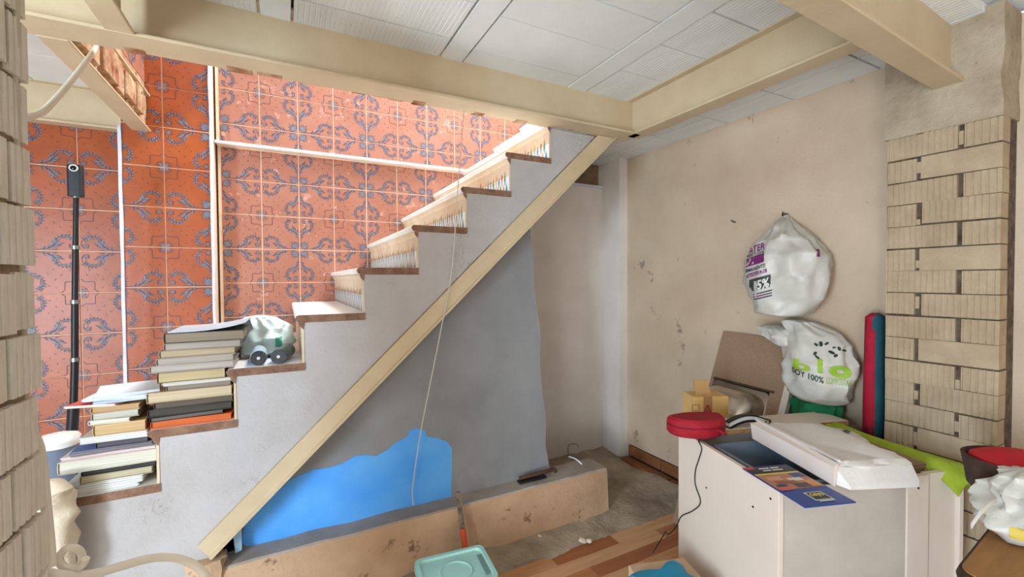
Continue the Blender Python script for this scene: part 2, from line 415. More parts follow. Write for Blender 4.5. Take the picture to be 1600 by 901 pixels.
# ------------------------------------------------------------------ wall under the stairs, kerb, pilaster, right wall, floor
wp=sroot('wall_partition')
edge=[(1.27,-1.06),(1.238,-.9),(1.243,-.75),(1.218,-.6),(1.205,-.45),(1.212,-.3),(1.18,-.1),(1.168,.0),(1.172,.1),(1.155,.2),(1.145,.30)]
pts=[(-.25,-1.06)]+edge+[(1.10,bl(1.10)-.05),(-.25,bl(-.25)-.06)]
link('cement_face',MB().prism(pts,'y',YP,YP+.05),M_grey,wp)
bp=[(385,812),(376,845),(383,852),(413,851),(520,823),(620,798),(705,777),(706,740),(706,700),(699,690),(684,684),(668,682),(663,672),(652,668),(640,672),(636,682),(620,690),(606,702),(588,712),(570,710),(555,712),(535,724),(515,730),(490,733),(468,742),(450,752),(432,770),(412,786)]
link('blue_paint_patch',MB().prism([(q.x,q.z) for q in (at(u,v,Y=1.9985) for u,v in bp)],'y',1.9975,YP+.001),M_blue,wp)
link('blue_paint_batten',MB().prism([(q.x,q.z) for q in (at(u,v,Y=1.96) for u,v in ((362,817),(377,812),(378,858),(368,863)))],'y',1.955,1.965),M_bluel,wp)
kb=thing('mortar_kerb','low tan mortar kerb wall at the foot of the stairs','kerb',(.7,1.9,FL))
def krel(mb): mb.v=[tuple(Vector(p)-Vector((.7,1.9,FL))) for p in mb.v]; return mb
R=[]; Rt=[]
for i in range(41):
    x=-.26+(1.575+.26)*i/40; nz_=lambda s,a: noise.noise((x*6,s,0))*a
    zt=-1.052+nz_(1,.008); yf=1.895+nz_(2,.006)
    R.append([(x,yf-.02+nz_(5,.008),FL-.01),(x,2.05,FL-.01),(x,2.05,zt-.006),(x,yf+.004,zt-.006),(x,yf,zt-.014)])
    Rt.append([(x,yf+.002,zt-.008),(x,2.05,zt-.008),(x,2.05,zt),(x,yf+.006,zt)])
link('kerb_body',krel(MB().loft(R)),M_kerb,kb); link('kerb_top',krel(MB().loft(Rt)),M_kerbtop,kb)
R=[]
for i in range(9):
    z=FL+.285*i/8; r_=.05*(1-.2*i/8)
    R.append([(-.268+r_*1.5*math.cos(a)*(1+.7*noise.noise((math.cos(a)*3,math.sin(a)*3,z*22))),1.915+r_*math.sin(a)*(1+.7*noise.noise((math.cos(a)*3,math.sin(a)*3,z*22+5))),z) for a in (2*math.pi*q/16 for q in range(16))])
link('crumbled_foot',krel(MB().loft(R)),M_kerb,kb,smooth=.6)
# far plaster wall under the upper flight
wf=sroot('wall_far')
link('plaster_face',MB().prism([(1.2,FL),(XP+.1,FL),(XP+.1,.69),(1.5,.69),(1.2,.40)],'y',2.62,2.75),M_wallb,wf)
link('lintel',MB().box(1.66,XP,2.66,2.75,.69,ZC2+.02),mat('old_brown_lintel',(150,124,96),(120,98,74),20,.9,.5,50),wf)
link('lintel_ledge',wavy(1.62,XP,.68,.695,2.60,2.64,3,.004,2),M_trim,wf)
wc=sroot('wall_corner'); link('pilaster_face',MB().box(XP,XR+.05,2.42,2.70,FL,ZC2+.02),M_wallb,wc)
wr=sroot('wall_right')
link('plaster_face',MB().box(XR,XR+.25,-2.4,3.35,-1.20,ZC2+.02),M_wallr,wr)
link('plaster_foot',MB().box(XR+.05,XR+.25,-2.4,3.35,FL,-1.20),M_kerbtop,wr)
bbr=sroot('baseboard_right')
for i in range(4):
    y=2.40-.31*i; link('baseboard_tile',MB().box(XR-.012,XR+.05,y-.30,y,-1.275,-1.205),M_woodb,bbr,bevel=.004)
for i in range(2):
    y=2.40-.42*i; link('floor_tile',MB().box(XP-.02,XR-.013,y-.41,y,FL,FL+.018),M_woodb,bbr,bevel=.004)
fl=sroot('floor')
link('concrete_base',MB().box(-2.6,2.45,-2.6,3.35,FL-.2,FL-.012),mat('grey_screed',(150,138,122),(126,114,98),5,.9,.3,60),fl)
# uneven concrete strip between kerb and planks
mb=MB(); nx,ny=64,26; xs=[-.3+(2.13+.3)*i/nx for i in range(nx+1)]; ys=[1.68+(2.62-1.68)*j/ny for j in range(ny+1)]
for y in ys:
    for x in xs:
        h=noise.fractal((x*5,y*5,1),.7,2,5)*.016+noise.noise((x*22,y*22,4))*.006
        ramp_=max(0,min(1,(y-1.68)/.2))*.02
        mb.v.append((x,y,FL-.006+ramp_+h*(1 if y>1.7 else .3)))
for j in range(ny):
    for i in range(nx):
        a=j*(nx+1)+i; mb.f.append([a,a+1,a+nx+2,a+nx+1]); mb.m.append(0)
link('rough_concrete',mb,M_rough,fl,smooth=True)
WP=[mat('plank_%s'%n,a,b,3,.45,.08,30,stretch=(1,14,1)) for n,a,b in (('amber',(190,126,80),(170,106,64)),('honey',(208,152,106),(188,130,86)),('russet',(172,104,62),(152,88,52)),('pale',(214,166,122),(198,146,104)))]
PW,PL=.075,.36
pm=[]
for m in WP:
    mb=MB().box(0,PL-.002,0,PW-.0015,-.012,0); me=mb.mesh('plank'); me.materials.append(m); pm.append(me)
j=0; y=1.715-PW
while y>.55:
    x=.0-(j%3)*.12
    while x<2.15:
        inst('plank',rnd.choice(pm),fl,Matrix.Translation((x,y,FL+rnd.uniform(-.0006,.0006)))); x+=PL
    y-=PW; j+=1
M_bounce=mat('pale_bounce_floor',(226,222,214),(212,208,200),4,.6)  # unseen floor, made pale and neutral to bounce light upward
link('bounce_floor_field',MB().box(-2.6,2.3,-2.6,y+PW-.002,FL-.012,FL),M_bounce,fl)
link('bounce_floor_field',MB().box(-2.6,-.26,y+PW,1.9,FL-.012,FL-.001),M_bounce,fl)

# ------------------------------------------------------------------ ceiling
ce=sroot('ceiling')
link('upper_slab',MB().box(-2.6,2.45,-2.6,1.905,ZC+.03,ZC+.16),M_joint,ce)
link('upper_slab',MB().box(1.79,2.45,1.8,3.35,ZC2+.03,ZC+.16),M_joint,ce)
link('upper_slab',MB().box(-2.6,-.66,1.905,3.35,ZC+.03,ZC+.16),M_joint,ce)
def pmesh(wx,wy,ribs):
    mb=MB()
    if not ribs: mb.box(0,wx,0,wy,0,.03)
    else:                                  # shallow ribs running along Y on the underside
        n=max(8,int(wx/.018)); prof=[]
        for i in range(n):
            a=wx*i/n; b=wx*(i+1)/n; prof+=[(a+.001,0),(a+(b-a)*.8,0),(a+(b-a)*.85,.0012),(b-.001,.0012)]
        mb.prism(prof+[(wx,.03),(0,.03)],'y',0,wy)
    return mb
def panel(x0,x1,y0,y1,z,ribs=False,m=None):
    o=link('ceiling_panel',pmesh(x1-x0,y1-y0,ribs),m or (M_panel if ribs else M_panelb),ce)
    o.location=(x0,y0,z+rnd.uniform(0,.002)); o.rotation_euler=(rnd.uniform(-.003,.003),0,rnd.uniform(-.002,.002))
def joist(x0,x1,y0,y1,z): link('joist',MB().box(x0,x1,y0,y1,z-.001,z+.03),M_panelb,ce)
J=[(-.76,-.66),(-.07,.035),(.62,.722),(1.295,1.41)]
for a,b in J: joist(a+.0035,b-.0035,.72,1.868,ZC)
cols=[(-1.45,-.765,[1.66,1.4,1.1,.72],True),(-.655,-.074,[1.69,1.43,1.17,.9,.72],True),(.039,.616,[1.705,1.45,1.19,.93,.72],True),(.726,1.291,[1.742,1.475,1.24,.98,.72],False),(1.414,1.70,[1.60,1.35,1.1,.85,.72],True)]
for a,b,ys_,rb in cols:
    top=1.868
    for yy in ys_:
        panel(a+.002,b-.002,yy+.0045,top-.0015,ZC,rb); top=yy
# lower strip between the cross beam and the right wall
yy=2.66; k=0
while yy>.8:
    for a,b in ((1.775,2.02),(2.024,XR+.01)):
        panel(a,b,yy-.345,yy-.004,ZC2,True,M_panel)
    yy-=.35; k+=1
# near strip, camera side of the front beam
for i in range(10):
    a=-1.45+.37*i
    for y in (.02,.31): panel(a,a+.364,y,y+.284,.90,True,M_panel)
link('near_ceiling',MB().box(-2.6,2.45,-2.6,.0,.90,.94),M_panelb,ce)
# left of the stairwell
for a,b in ((-1.5,-1.06),(-1.055,-.668)):
    for y0,y1 in ((1.96,2.28),(2.284,2.6),(2.604,2.92)): panel(a,b,y0,y1,ZC-.01,False)
link('slab_cut_edge',wavy(-.668,-.632,ZB+.02,ZC+.05,1.95,2.89,10,.012,8),M_rust,ce)
mb=MB()
for i in range(9):
    y=1.97+.09*i; hgt=rnd.uniform(.05,.10)
    mb.box(-.636+rnd.uniform(-.004,.004),-.612+rnd.uniform(-.008,.006),y,y+rnd.uniform(.07,.088),ZB+.03+rnd.uniform(0,.02),ZB+.03+hgt+.06)
link('broken_brick_edge',mb,M_rust,ce,bevel=.004)
# ------------------------------------------------------------------ steel beams
def ibeam(name,label,p0,p1,h,wd,tf=.012,tw=.01,extra=None):
    p0=Vector(p0); p1=Vector(p1); d=(p1-p0); Lh=d.length; x=d.normalized(); z=Vector((0,0,1)); y=z.cross(x)
    o=thing(name,label,'beam',mw=frame(p0,x,y,z),group='cream steel ceiling beams')
    link('web',MB().box(0,Lh,-tw/2,tw/2,tf,h-tf),M_cream,o)
    for a,b in ((0,tf),(h-tf,h)):
        link('flange',MB().box(0,Lh,-wd/2,wd/2,a,b),M_cream,o,bevel=.003)
    return o
b1=ibeam('steel_beam','long cream steel beam over the staircase opening',(-1.5,1.868,ZB),(1.74,1.868,ZB),ZC-ZB+.02,.135)
# rubble bed on the far edge of that beam
mb=MB()
for i in range(26):
    x=-.55+i*.075+rnd.uniform(-.02,.02)
    if rnd.random()<.12: continue
    mb.box(x,x+rnd.uniform(.05,.09),1.90,1.938+rnd.uniform(-.004,.012),ZB+rnd.uniform(.0,.010)-.003,ZB+.2)
ob=link('broken_mortar_edge',mb,M_rust,None,bevel=.003); ob.parent=b1; ob.matrix_parent_inverse=b1.matrix_world.inverted()
ibeam('steel_beam','brightly lit cream beam running from front beam to the staircase top',(1.735,.72,ZB),(1.735,1.862,ZB),ZC-ZB+.01,.09)
ibeam('steel_beam','deep cream beam resting on the white brick pillar',(-.4,.53,.66),(2.12,.656,.66),.23,.082)
ibeam('steel_beam','cream beam edging the left side of the stairwell',(-.655,1.94,ZB),(-.655,2.925,ZB),ZC-ZB,.08)
ibeam('steel_beam','short cream beam above the dark left tiles',(-1.5,2.972,.785),(-.71,2.972,.785),.20,.07)
ibeam('steel_beam','narrow cream beam meeting the long front beam at upper left',(-.452,.72,ZB),(-.452,1.80,ZB),ZC-ZB,.075)

# ------------------------------------------------------------------ brick pillar on the right, brick pier on the left
def brick_mesh(wd,h,dep,ribs,seed,rd=.0034,rw=.017):     # face towards -X, width along Y
    r=random.Random(seed); mb=MB()
    if ribs:
        n=max(3,round(wd/rw)); prof=[]
        for i in range(n):
            a=wd*i/n; b=wd*(i+1)/n; prof+=[(0,a+.001),(0,a+(b-a)*.62),(rd,a+(b-a)*.72),(rd,b-.002)]
        prof[-1]=(0,wd-.001); prof[-2]=(.002,wd-.004)
        mb.prism(prof+[(dep,wd),(dep,0)],'z',0,h)
    else: mb.box(0,dep,0,wd,0,h)
    me=mb.mesh('brick'); me.materials.append(M_brick); return me
XPIL=2.05; YP0,YP1=.522,.832
pl=thing('brick_pillar','whitewashed hollow brick pillar with grooved faces under the deep beam','pillar',(XPIL,YP0,FL))
link('mortar_core',MB().box(.011,.29,.006,YP1-YP0-.004,0,1.93),M_mortar,pl)
sh=brick_mesh(.092,.0785,.06,True,1); lg=brick_mesh(.198,.0785,.06,True,2); sm=brick_mesh(.203,.079,.06,False,3); s2=brick_mesh(.087,.0785,.06,True,4)
z=.004; c=0; H=.0825
while z<1.82:
    def put(me,y): 
        inst('brick',me,pl,Matrix.Translation((rnd.uniform(-.004,.004),y,z+rnd.uniform(-.002,.003)))@Matrix.Rotation(rnd.uniform(-.012,.012),4,'X'))
    def plug(y):
        if rnd.random()<.75: h0=rnd.uniform(0,.03); link('mortar_plug',MB().box(.001,.03,y,y+.0115,z+h0,z+h0+rnd.uniform(.02,.05)),M_brick,pl)
    if c%2==0: put(sm if c%4==0 or rnd.random()<.4 else lg,.0); put(s2,.2155); plug(.2035)
    else: put(sh,.0); put(lg,.1045); plug(.0925)
    z+=H; c+=1
R=[]
for i in range(9):
    t=i/8; z=1.82+.36*t
    R.append([(-.006+noise.noise((z*9,1,2))*.012,.0+noise.noise((z*9,2,2))*.01,z),(-.004+noise.noise((z*9,3,2))*.012,(YP1-YP0)+noise.noise((z*9,4,2))*.01,z),(.3,YP1-YP0,z),(.3,0,z)])
o=link('cement_head',MB().loft([[*r] for r in R]),M_cement,pl)
wl=sroot('wall_left')
XLF=-.44
link('mortar_core',MB().box(XLF-.17,XLF-.009,.99,1.19,FL,ZC),mat('tan_brick_joint',(170,148,122),(120,98,76),26,.95,.6,60),wl)
def lbrick(wd,h,k):
    me=brick_mesh(wd,h,.07,True,k,.006,.021); me.materials.clear(); me.materials.append(mat('lit_whitewashed_brick',(236,228,214),(222,212,194),9,.9,.4,90,spots=(170,150,126),spotscale=30,spotlim=.70))  # whiter copy of the brick colour, in place of light falling on the pier
    for v in me.vertices: v.co.x=-v.co.x
    return me
LB=[lbrick(.068,.108,1),lbrick(.20,.108,2),lbrick(.105,.108,3),lbrick(.24,.108,4),lbrick(.13,.108,5),lbrick(.093,.108,6)]
z=FL+.01; c=0
while z<ZC-.1:
    e=1.2+.012*(-z)/1.0+rnd.uniform(-.004,.004)
    if c%2==0: seq=[(0,e-.068),(4,e-.068-.012-.13)]
    else: seq=[(2,e-.105),(5,e-.105-.012-.093)]
    for mi,y in seq:
        o=inst('brick',LB[mi],wl,Matrix.Translation((XLF+rnd.uniform(-.004,.006),y,z+rnd.uniform(-.003,.003)))@Matrix.Rotation(rnd.uniform(-.015,.015),4,'X'))
    z+=.12; c+=1
# walls out of view that close the rooms
struct(link('wall_front',MB().box(-2.6,2.45,-2.65,-2.4,FL,ZC+.1),M_wallr))
wh=sroot('wall_hall'); link('plaster_face',MB().box(-2.65,-2.4,-2.6,3.35,FL,ZC+.1),M_wallr,wh)
for nm,x0,x1,y0,y1,z0,z1,ax in (('window_1',-2.40,-2.375,-.64,.24,-1.05,.55,'x'),('added_window_2',-.7,1.3,-2.40,-2.375,-1.15,.35,'y'),('added_window_3',-2.40,-2.375,-2.25,-.95,-1.25,-.25,'x')):  # second and third frames are added, only to surround the fill lamps
    wn=sroot(nm); t=.05
    if ax=='x':
        fr=[(x0,x1,y0,y0+t,z0,z1),(x0,x1,y1-t,y1,z0,z1),(x0,x1,y0+t,y1-t,z0,z0+t),(x0,x1,y0+t,y1-t,z1-t,z1)]
    else:
        fr=[(x0,x0+t,y0,y1,z0,z1),(x1-t,x1,y0,y1,z0,z1),(x0+t,x1-t,y0,y1,z0,z0+t),(x0+t,x1-t,y0,y1,z1-t,z1)]
    for q in fr: link('window_frame',MB().box(*q),M_white,wn)

# ================================================================== objects
# ------------------------------------------------------------------ books and papers on the steps
def book(x0,x1,y0,dep,z,t,cover,pages,label,yaw=0,kind='book',group=None,spine='left'):
    wd=x1-x0; cx=(x0+x1)/2
    o=thing({'book':'book','folder':'folder','papers':'booklet','binder':'ring_binder','envelope':'kraft_pad'}[kind],label,{'book':'book','folder':'folder','papers':'booklet','binder':'binder','envelope':'pad'}[kind],(cx,y0+dep/2,z),yaw,group)
    c=flat(cover,.6); p=mat('paper_%d_%d_%d'%pages,pages,tuple(int(q*.86) for q in pages),4,.85,.25,30,stretch=(1,1,60))
    h=wd/2; d=dep/2; e=min(.0022,t*.2)
    if kind=='papers':
        mb=MB(); n=max(2,int(t/.0025))
        for i in range(n):
            s=rnd.uniform(-.003,.003); r_=rnd.uniform(-.003,.003)
            mb.box(-h+s,h+s,-d+r_,d+r_,t*i/n,t*(i+1)/n-.0003,0)
        link('sheets',mb,p,o); link('cover',MB().box(-h,h,-d,d,t-.0003,t+.0006),c,o)
    else:
        link('page_block',MB().box(-h+.003,h-.004,-d+.004,d-.004,e,t-e),p,o)
        link('cover',MB().box(-h,h,-d,d,0,e),c,o); link('cover',MB().box(-h,h,-d,d,t-e,t),c,o)
        n=6; prof=[]
        sg=-1 if spine=='left' else 1
        for i in range(n+1):
            a=math.pi*i/n; prof.append((sg*(h-.003)+sg*math.sin(a)*.004,t/2-math.cos(a)*t/2))
        for i in range(n,-1,-1):
            a=math.pi*i/n; prof.append((sg*(h-.003)+sg*math.sin(a)*.002,t/2-math.cos(a)*(t/2-e)))
        link('spine',MB().prism(prof,'y',-d,d),c,o)
    return o
def ux(u,v=620): return at(u,v,Y=1.935).x
G2='books stacked on the second step'; G1='papers stacked on the lowest step'
z=sz(2)+.0005
for u0,u1,t,c,p,k,lab,dep,yaw in [
 (237,364,.020,(226,96,36),(214,110,56),'folder','bright orange plastic folder at the bottom of the second-step stack',.30,-.02),
 (231,346,.013,(30,28,28),(120,110,98),'folder','thin black folder lying directly on the orange folder',.28,.05),
 (232,364,.022,(36,33,32),(78,70,62),'folder','thick black folder in the second-step stack, below the brown folder',.29,-.01),
 (240,364,.019,(70,60,50),(104,92,78),'folder','dark brown folder under the thick tan book',.29,.015),
 (230,364,.030,(186,160,124),(214,194,160),'book','thick tan book sticking out left in the second-step stack',.29,.0),
 (262,364,.016,(128,114,100),(150,136,120),'book','grey-brown book lying on the thick tan book',.27,-.02),
 (254,361,.009,(210,200,184),(232,226,214),'papers','thin cream booklet under the olive curved-spine book',.27,.02),
 (247,354,.031,(112,92,60),(196,176,134),'book','olive book with rounded spine in the middle of second-step stack',.27,0),
 (236,368,.020,(164,152,142),(190,180,168),'book','widest grey book above the olive curved-spine book',.28,-.01),
 (245,366,.021,(156,142,130),(186,174,160),'book','grey-brown book fourth from the top of second-step stack',.27,.02),
 (252,371,.021,(150,130,100),(188,168,136),'book','olive-tan book third from the top of second-step stack',.27,-.015),
 (258,378,.021,(142,128,118),(176,164,152),'book','taupe book right under the big grey binder',.27,.01),
 (259,384,.030,(60,56,54),(150,134,112),'binder','big binder with pale grey cover on top of second-step stack',.28,.0)]:
    t*=1.2; o=book(ux(u0),ux(u1),1.925,dep,z,t,c,p,lab,yaw,k,G2); z+=t+.0004
    if k=='binder':
        hw=(ux(u1)-ux(u0))/2
        R=[[(-hw+.01+(2*hw-.005)*q/8,y,t+.001+ (.026*(q/8)**3)) for q in range(9)]+[(-hw+.01+(2*hw-.005)*q/8,y,t+.004+(.026*(q/8)**3)) for q in range(8,-1,-1)] for y in (-.135,0,.135)]
        link('curled_cover',MB().loft(R),flat((196,204,214),.35),o)
z=sz(1)+.0005
for u0,u1,t,c,p,k,lab,dep,yaw in [
 (99,214,.011,(224,222,214),(236,234,226),'papers','thin white brochure lying lowest on the bottom step',.24,.02),
 (98,223,.018,(226,226,222),(236,236,230),'papers','white booklet second from the bottom of lowest-step pile',.25,-.015),
 (122,236,.020,(170,158,128),(206,194,162),'book','olive cream paperback near the bottom of lowest-step pile',.25,.03),
 (128,246,.012,(34,31,30),(70,64,60),'folder','thin black notebook under the thick cream catalogue',.26,-.02),
 (90,246,.034,(206,198,176),(226,220,202),'book','thick cream catalogue sticking furthest left on the lowest step',.27,.0),
 (97,246,.010,(236,232,230),(232,206,200),'papers','white and pink magazine lying on the thick cream catalogue',.27,-.03),
 (106,233,.013,(108,132,186),(150,140,140),'papers','magazine with pale blue cover fanned out to the left',.27,.06),
 (150,233,.016,(52,50,64),(92,86,92),'folder','dark navy folder in the middle of lowest-step pile',.26,.0),
 (127,233,.017,(222,220,210),(238,236,228),'papers','white magazine with thick pages under the kraft pads',.26,-.03),
 (145,228,.031,(200,162,110),(214,180,130),'envelope','thick kraft pad in the upper half of lowest-step pile',.22,.03),
 (143,209,.012,(214,206,184),(228,222,204),'book','small cream booklet between the two kraft pads',.21,-.06),
 (142,216,.020,(176,168,150),(206,200,186),'book','grey-cream paperback under the small kraft pad',.21,.05),
 (144,221,.016,(196,150,104),(206,166,120),'envelope','small kraft pad near the top of lowest-step pile',.21,.0),
 (113,200,.007,(206,90,80),(238,222,210),'papers','brochure with red cover fanned to the left near pile top',.2,-.25),
 (142,230,.007,(190,214,236),(226,236,244),'papers','light blue leaflet third from the top of lowest-step pile',.2,.12),
 (134,236,.007,(214,228,238),(236,242,248),'papers','bluish white leaflet second from the top of lowest-step pile',.2,-.08),
 (140,240,.007,(236,242,246),(244,248,250),'papers','white leaflet on the very top of lowest-step pile',.2,.2)]:
    t*=1.2; book(ux(u0,690),ux(u1,690),1.928,dep,z,t,c,p,lab,yaw,k,G1); z+=t+.0009

# ------------------------------------------------------------------ crumpled soft things
def blob(prof,seg=56,amp=.02,seed=0,freq=7,facet=.8,n=34,pleat=.0):
    """prof: list of (z, rx, ry, cx, cy) ; ridged noise gives creases"""
    rings=[]
    def ip(t):
        f=t*(len(prof)-1); i=min(int(f),len(prof)-2); q=f-i; q=q*q*(3-2*q)
        return [prof[i][k]*(1-q)+prof[i+1][k]*q for k in range(5)]
    for a in range(n+1):
        z,rx,ry,cx,cy=ip(a/n); ring=[]
        for s in range(seg):
            th=2*math.pi*s/seg; d=Vector((math.cos(th),math.sin(th),0))
            pw=1+pleat*(a/n)**2*math.sin(11*th+3*noise.noise((seed,a*.12,1)))+pleat*.5*math.sin(7*th+a*.25+seed)*abs(noise.noise((th,a*.1,seed)))
            p=Vector((cx+rx*d.x*pw,cy+ry*d.y*pw,z)); q=p*freq+Vector((seed*3.1,seed*1.7,seed))
            rd=(1-abs(noise.noise(q))*2)*facet+noise.noise(q*2.3)*.5+(1-abs(noise.noise(q*.9+Vector((5,2,9))))*2.2)*.5*facet
            w_=min(1,a/2.5,(n-a)/2.5)
            ring.append(p+Vector((d.x,d.y,.3*noise.noise(q*1.4)))*amp*rd*w_)
        rings.append(ring)
    return MB().loft(rings)
def text_on(body, box, m, parent, O, rx, up, nrm, bvh=None, lift=.002, slant=0, name='printed_text', bold=0):
    """letters filling box (x0,x1,y0,y1) of the plane (O,rx,up), laid on the surface in bvh"""
    cu=bpy.data.curves.new('t','FONT'); cu.body=body; cu.size=1; cu.resolution_u=3; cu.offset=bold
    t=bpy.data.objects.new('t',cu); C.objects.link(t); dg=bpy.context.evaluated_depsgraph_get(); me=bpy.data.meshes.new_from_object(t.evaluated_get(dg)); bpy.data.objects.remove(t); bpy.data.curves.remove(cu)
    me.materials.clear()
    if bvh:
        bm=bmesh.new(); bm.from_mesh(me); bmesh.ops.triangulate(bm,faces=bm.faces[:]); bmesh.ops.subdivide_edges(bm,edges=bm.edges[:],cuts=2,use_grid_fill=True); bm.to_mesh(me); bm.free()
    xs=[v.co.x for v in me.vertices]; ys=[v.co.y for v in me.vertices]; x0,x1,y0,y1=box
    O,rx,up,nrm=Vector(O),Vector(rx),Vector(up),Vector(nrm)
    for v in me.vertices:
        a=x0+(v.co.x-min(xs))/(max(xs)-min(xs))*(x1-x0); b=y0+(v.co.y-min(ys))/(max(ys)-min(ys))*(y1-y0)+slant*(a-x0)
        p=O+rx*a+up*b
        if bvh:
            h=bvh.ray_cast(p+nrm*.6,-nrm)
            if h[0] is not None: p=h[0]
        v.co=p+nrm*lift
    me.materials.append(m); o=inst(name,me,parent); 
    return o
def patch(poly, m, parent, O, rx, up, nrm, bvh=None, lift=.0015, name='printed_mark', sub=6):
    """flat print: convex 2D outline in plane (O,rx,up), gridded so that it follows the surface"""
    bm=bmesh.new(); bm.faces.new([bm.verts.new((a,b,0)) for a,b in poly])
    if bvh: 
        bmesh.ops.triangulate(bm,faces=bm.faces[:]); bmesh.ops.subdivide_edges(bm,edges=bm.edges[:],cuts=sub,use_grid_fill=True)
    O,rx,up,nrm=Vector(O),Vector(rx),Vector(up),Vector(nrm)
    for v in bm.verts:
        p=O+rx*v.co.x+up*v.co.y
        if bvh:
            h=bvh.ray_cast(p+nrm*.6,-nrm)
            if h[0] is not None: p=h[0]
        v.co=p+nrm*lift
    me=bpy.data.meshes.new(name); bm.to_mesh(me); bm.free(); me.materials.append(m); return inst(name,me,parent)
def bvh_of(o):
    me=o.data; return BVHTree.FromPolygons([v.co for v in me.vertices],[list(p.vertices) for p in me.polygons])
def rect(x0,x1,y0,y1,sl=0): return [(x0,y0),(x1,y0+sl*(x1-x0)),(x1,y1+sl*(x1-x0)),(x0,y1)]

# bag hanging on the right wall
hc=at(1226,415,X=2.075); HP=thing('hanging_bag','white plastic bag with purple and black print hanging on the wall','plastic bag',hc)
o=link('bag_body',blob([(-.235,.02,.03,.0,.02),(-.225,.07,.09,0,.02),(-.15,.105,.145,0,.0),(-.05,.115,.165,0,0),(.05,.105,.15,0,-.005),(.12,.08,.105,.02,.012),(.18,.045,.05,.05,.035),(.235,.012,.014,.09,.05)],amp=.026,seed=3,freq=9,pleat=.22),M_bag,HP,smooth=.8)
bv=bvh_of(o)
n=Vector((-.86,-.51,0)).normalized(); rr=Vector((-n.y,n.x,0)); rr=Vector((.51,-.86,0)).normalized(); k=.0030
def HB(u0,u1,v0,v1): return ((u0-1226)*k,(u1-1226)*k,(415-v1)*k,(415-v0)*k)
pu=flat((120,40,104),.5); ink=flat((58,62,58),.5); wh=flat((224,222,214),.5)
for box_,body,m,sl in ((HB(1176,1200,385,396),'ATER',pu,.3),(HB(1174,1200,397,402),'PORTUGAL',ink,.3),(HB(1173,1201,420,426),'RMANENTE',ink,.3)):
    text_on(body,box_,m,HP,(0,0,0),rr,(0,0,1),n,bv,.003,sl,bold=.02)
x0,x1,y0,y1=HB(1173,1199,403,417); patch(rect(x0,x1,y0,y1,.3),pu,HP,(0,0,0),rr,(0,0,1),n,bv,.002)
x0,x1,y0,y1=HB(1174,1203,428,434); patch(rect(x0,x1,y0,y1,.3),pu,HP,(0,0,0),rr,(0,0,1),n,bv,.002); text_on('ARTICULOS',HB(1176,1201,429,433),wh,HP,(0,0,0),rr,(0,0,1),n,bv,.004,.3)
x0,x1,y0,y1=HB(1178,1208,437,456); patch(rect(x0,x1,y0,y1,.3),ink,HP,(0,0,0),rr,(0,0,1),n,bv,.002); text_on('15%',HB(1185,1206,439,454),wh,HP,(0,0,0),rr,(0,0,1),n,bv,.004,.3,bold=.03)
for v in (459,463,467):
    x0,x1,y0,y1=HB(1184,1210,v,v+2); patch(rect(x0,x1,y0,y1,.3),pu if v==463 else ink,HP,(0,0,0),rr,(0,0,1),n,bv,.002,sub=4)
x0,x1,y0,y1=HB(1265,1269,392,404); patch(rect(x0,x1,y0,y1),pu,HP,(0,0,0),rr,(0,0,1),n,bv,.002,sub=3)
link('twisted_handle',MB().tube([(-.03,.10,.12),(.03,.07,.185),(.10,.05,.245)],.009,6),M_bag,HP,smooth=True)
link('twisted_handle',MB().tube([(-.02,-.04,.14),(.05,.01,.2),(.10,.05,.245)],.009,6),M_bag,HP,smooth=True)
hk=at(1231,338,X=XR); tag(link('wall_hook',MB().tube([hk+Vector((.01,0,.012)),hk+Vector((-.03,0,.01)),hk+Vector((-.045,0,.0)),hk+Vector((-.04,0,.02))],.003,6),M_black),'small dark hook holding the white hanging bag','hook')
hk=at(1149,347,X=XR); tag(link('bent_nail',MB().tube([hk+Vector((.01,0,0)),hk+Vector((-.012,0,.0)),hk+Vector((-.016,.015,.012))],.003,6,smooth=2),M_black),'small bent nail in the bare wall left of hanging bag','nail')

# ------------------------------------------------------------------ open white cabinet carcass
TH=-.297; Bc=(1.23,.737,FL)
cb=thing('cabinet_carcass','open white kitchen cabinet carcass without a top, standing before the pillar','cabinet',Bc,TH)
CM=Matrix.Translation(Bc)@Matrix.Rotation(TH,4,'Z'); CH=.70; T=.016; CW,CD=.66,.51
def cl(p): return CM.inverted()@Vector(p)
link('side_panel',MB().box(0,T,0,CD,0,CH),M_white,cb,bevel=.001)
link('side_panel',MB().box(CW-T,CW,0,CD,0,CH-.004),M_white,cb,bevel=.001)
link('back_panel',MB().box(T,.445,.004,.010,.02,CH-.004),mat('grey_hardboard',(196,184,172),(184,172,160),8,.7,.1,120),cb)
link('corner_post',MB().box(.445,.525,0,.016,0,CH-.004),M_white,cb,bevel=.001)
link('front_rail_panel',MB().box(.53,CW-T-.001,.012,.028,0,CH-.006),M_white,cb)
link('far_panel',MB().box(T,CW-T,CD-T,CD,0,CH-.03),M_white,cb)
link('bottom_panel',MB().box(T,CW-T,.011,CD-T,.05,.066),M_white,cb)
sc_=MB().lathe([(.0035,0),(.0035,.0015)],seg=8).mesh('screw'); sc_.materials.append(M_black)
for y,z_ in ((.03,.66),(.10,.60),(.49,.685),(.33,.55)):
    inst('screw',sc_,cb,Matrix.Translation((0,y,z_))@Matrix.Rotation(-math.pi/2,4,'Y'))
inst('screw',sc_,cb,Matrix.Translation((.485,0,.66))@Matrix.Rotation(math.pi/2,4,'X'))
bd=thing('rail_board','narrow white board with raw edge laid across the cabinet back','board',CM@Vector((.0,.42,CH+.0005)),TH)
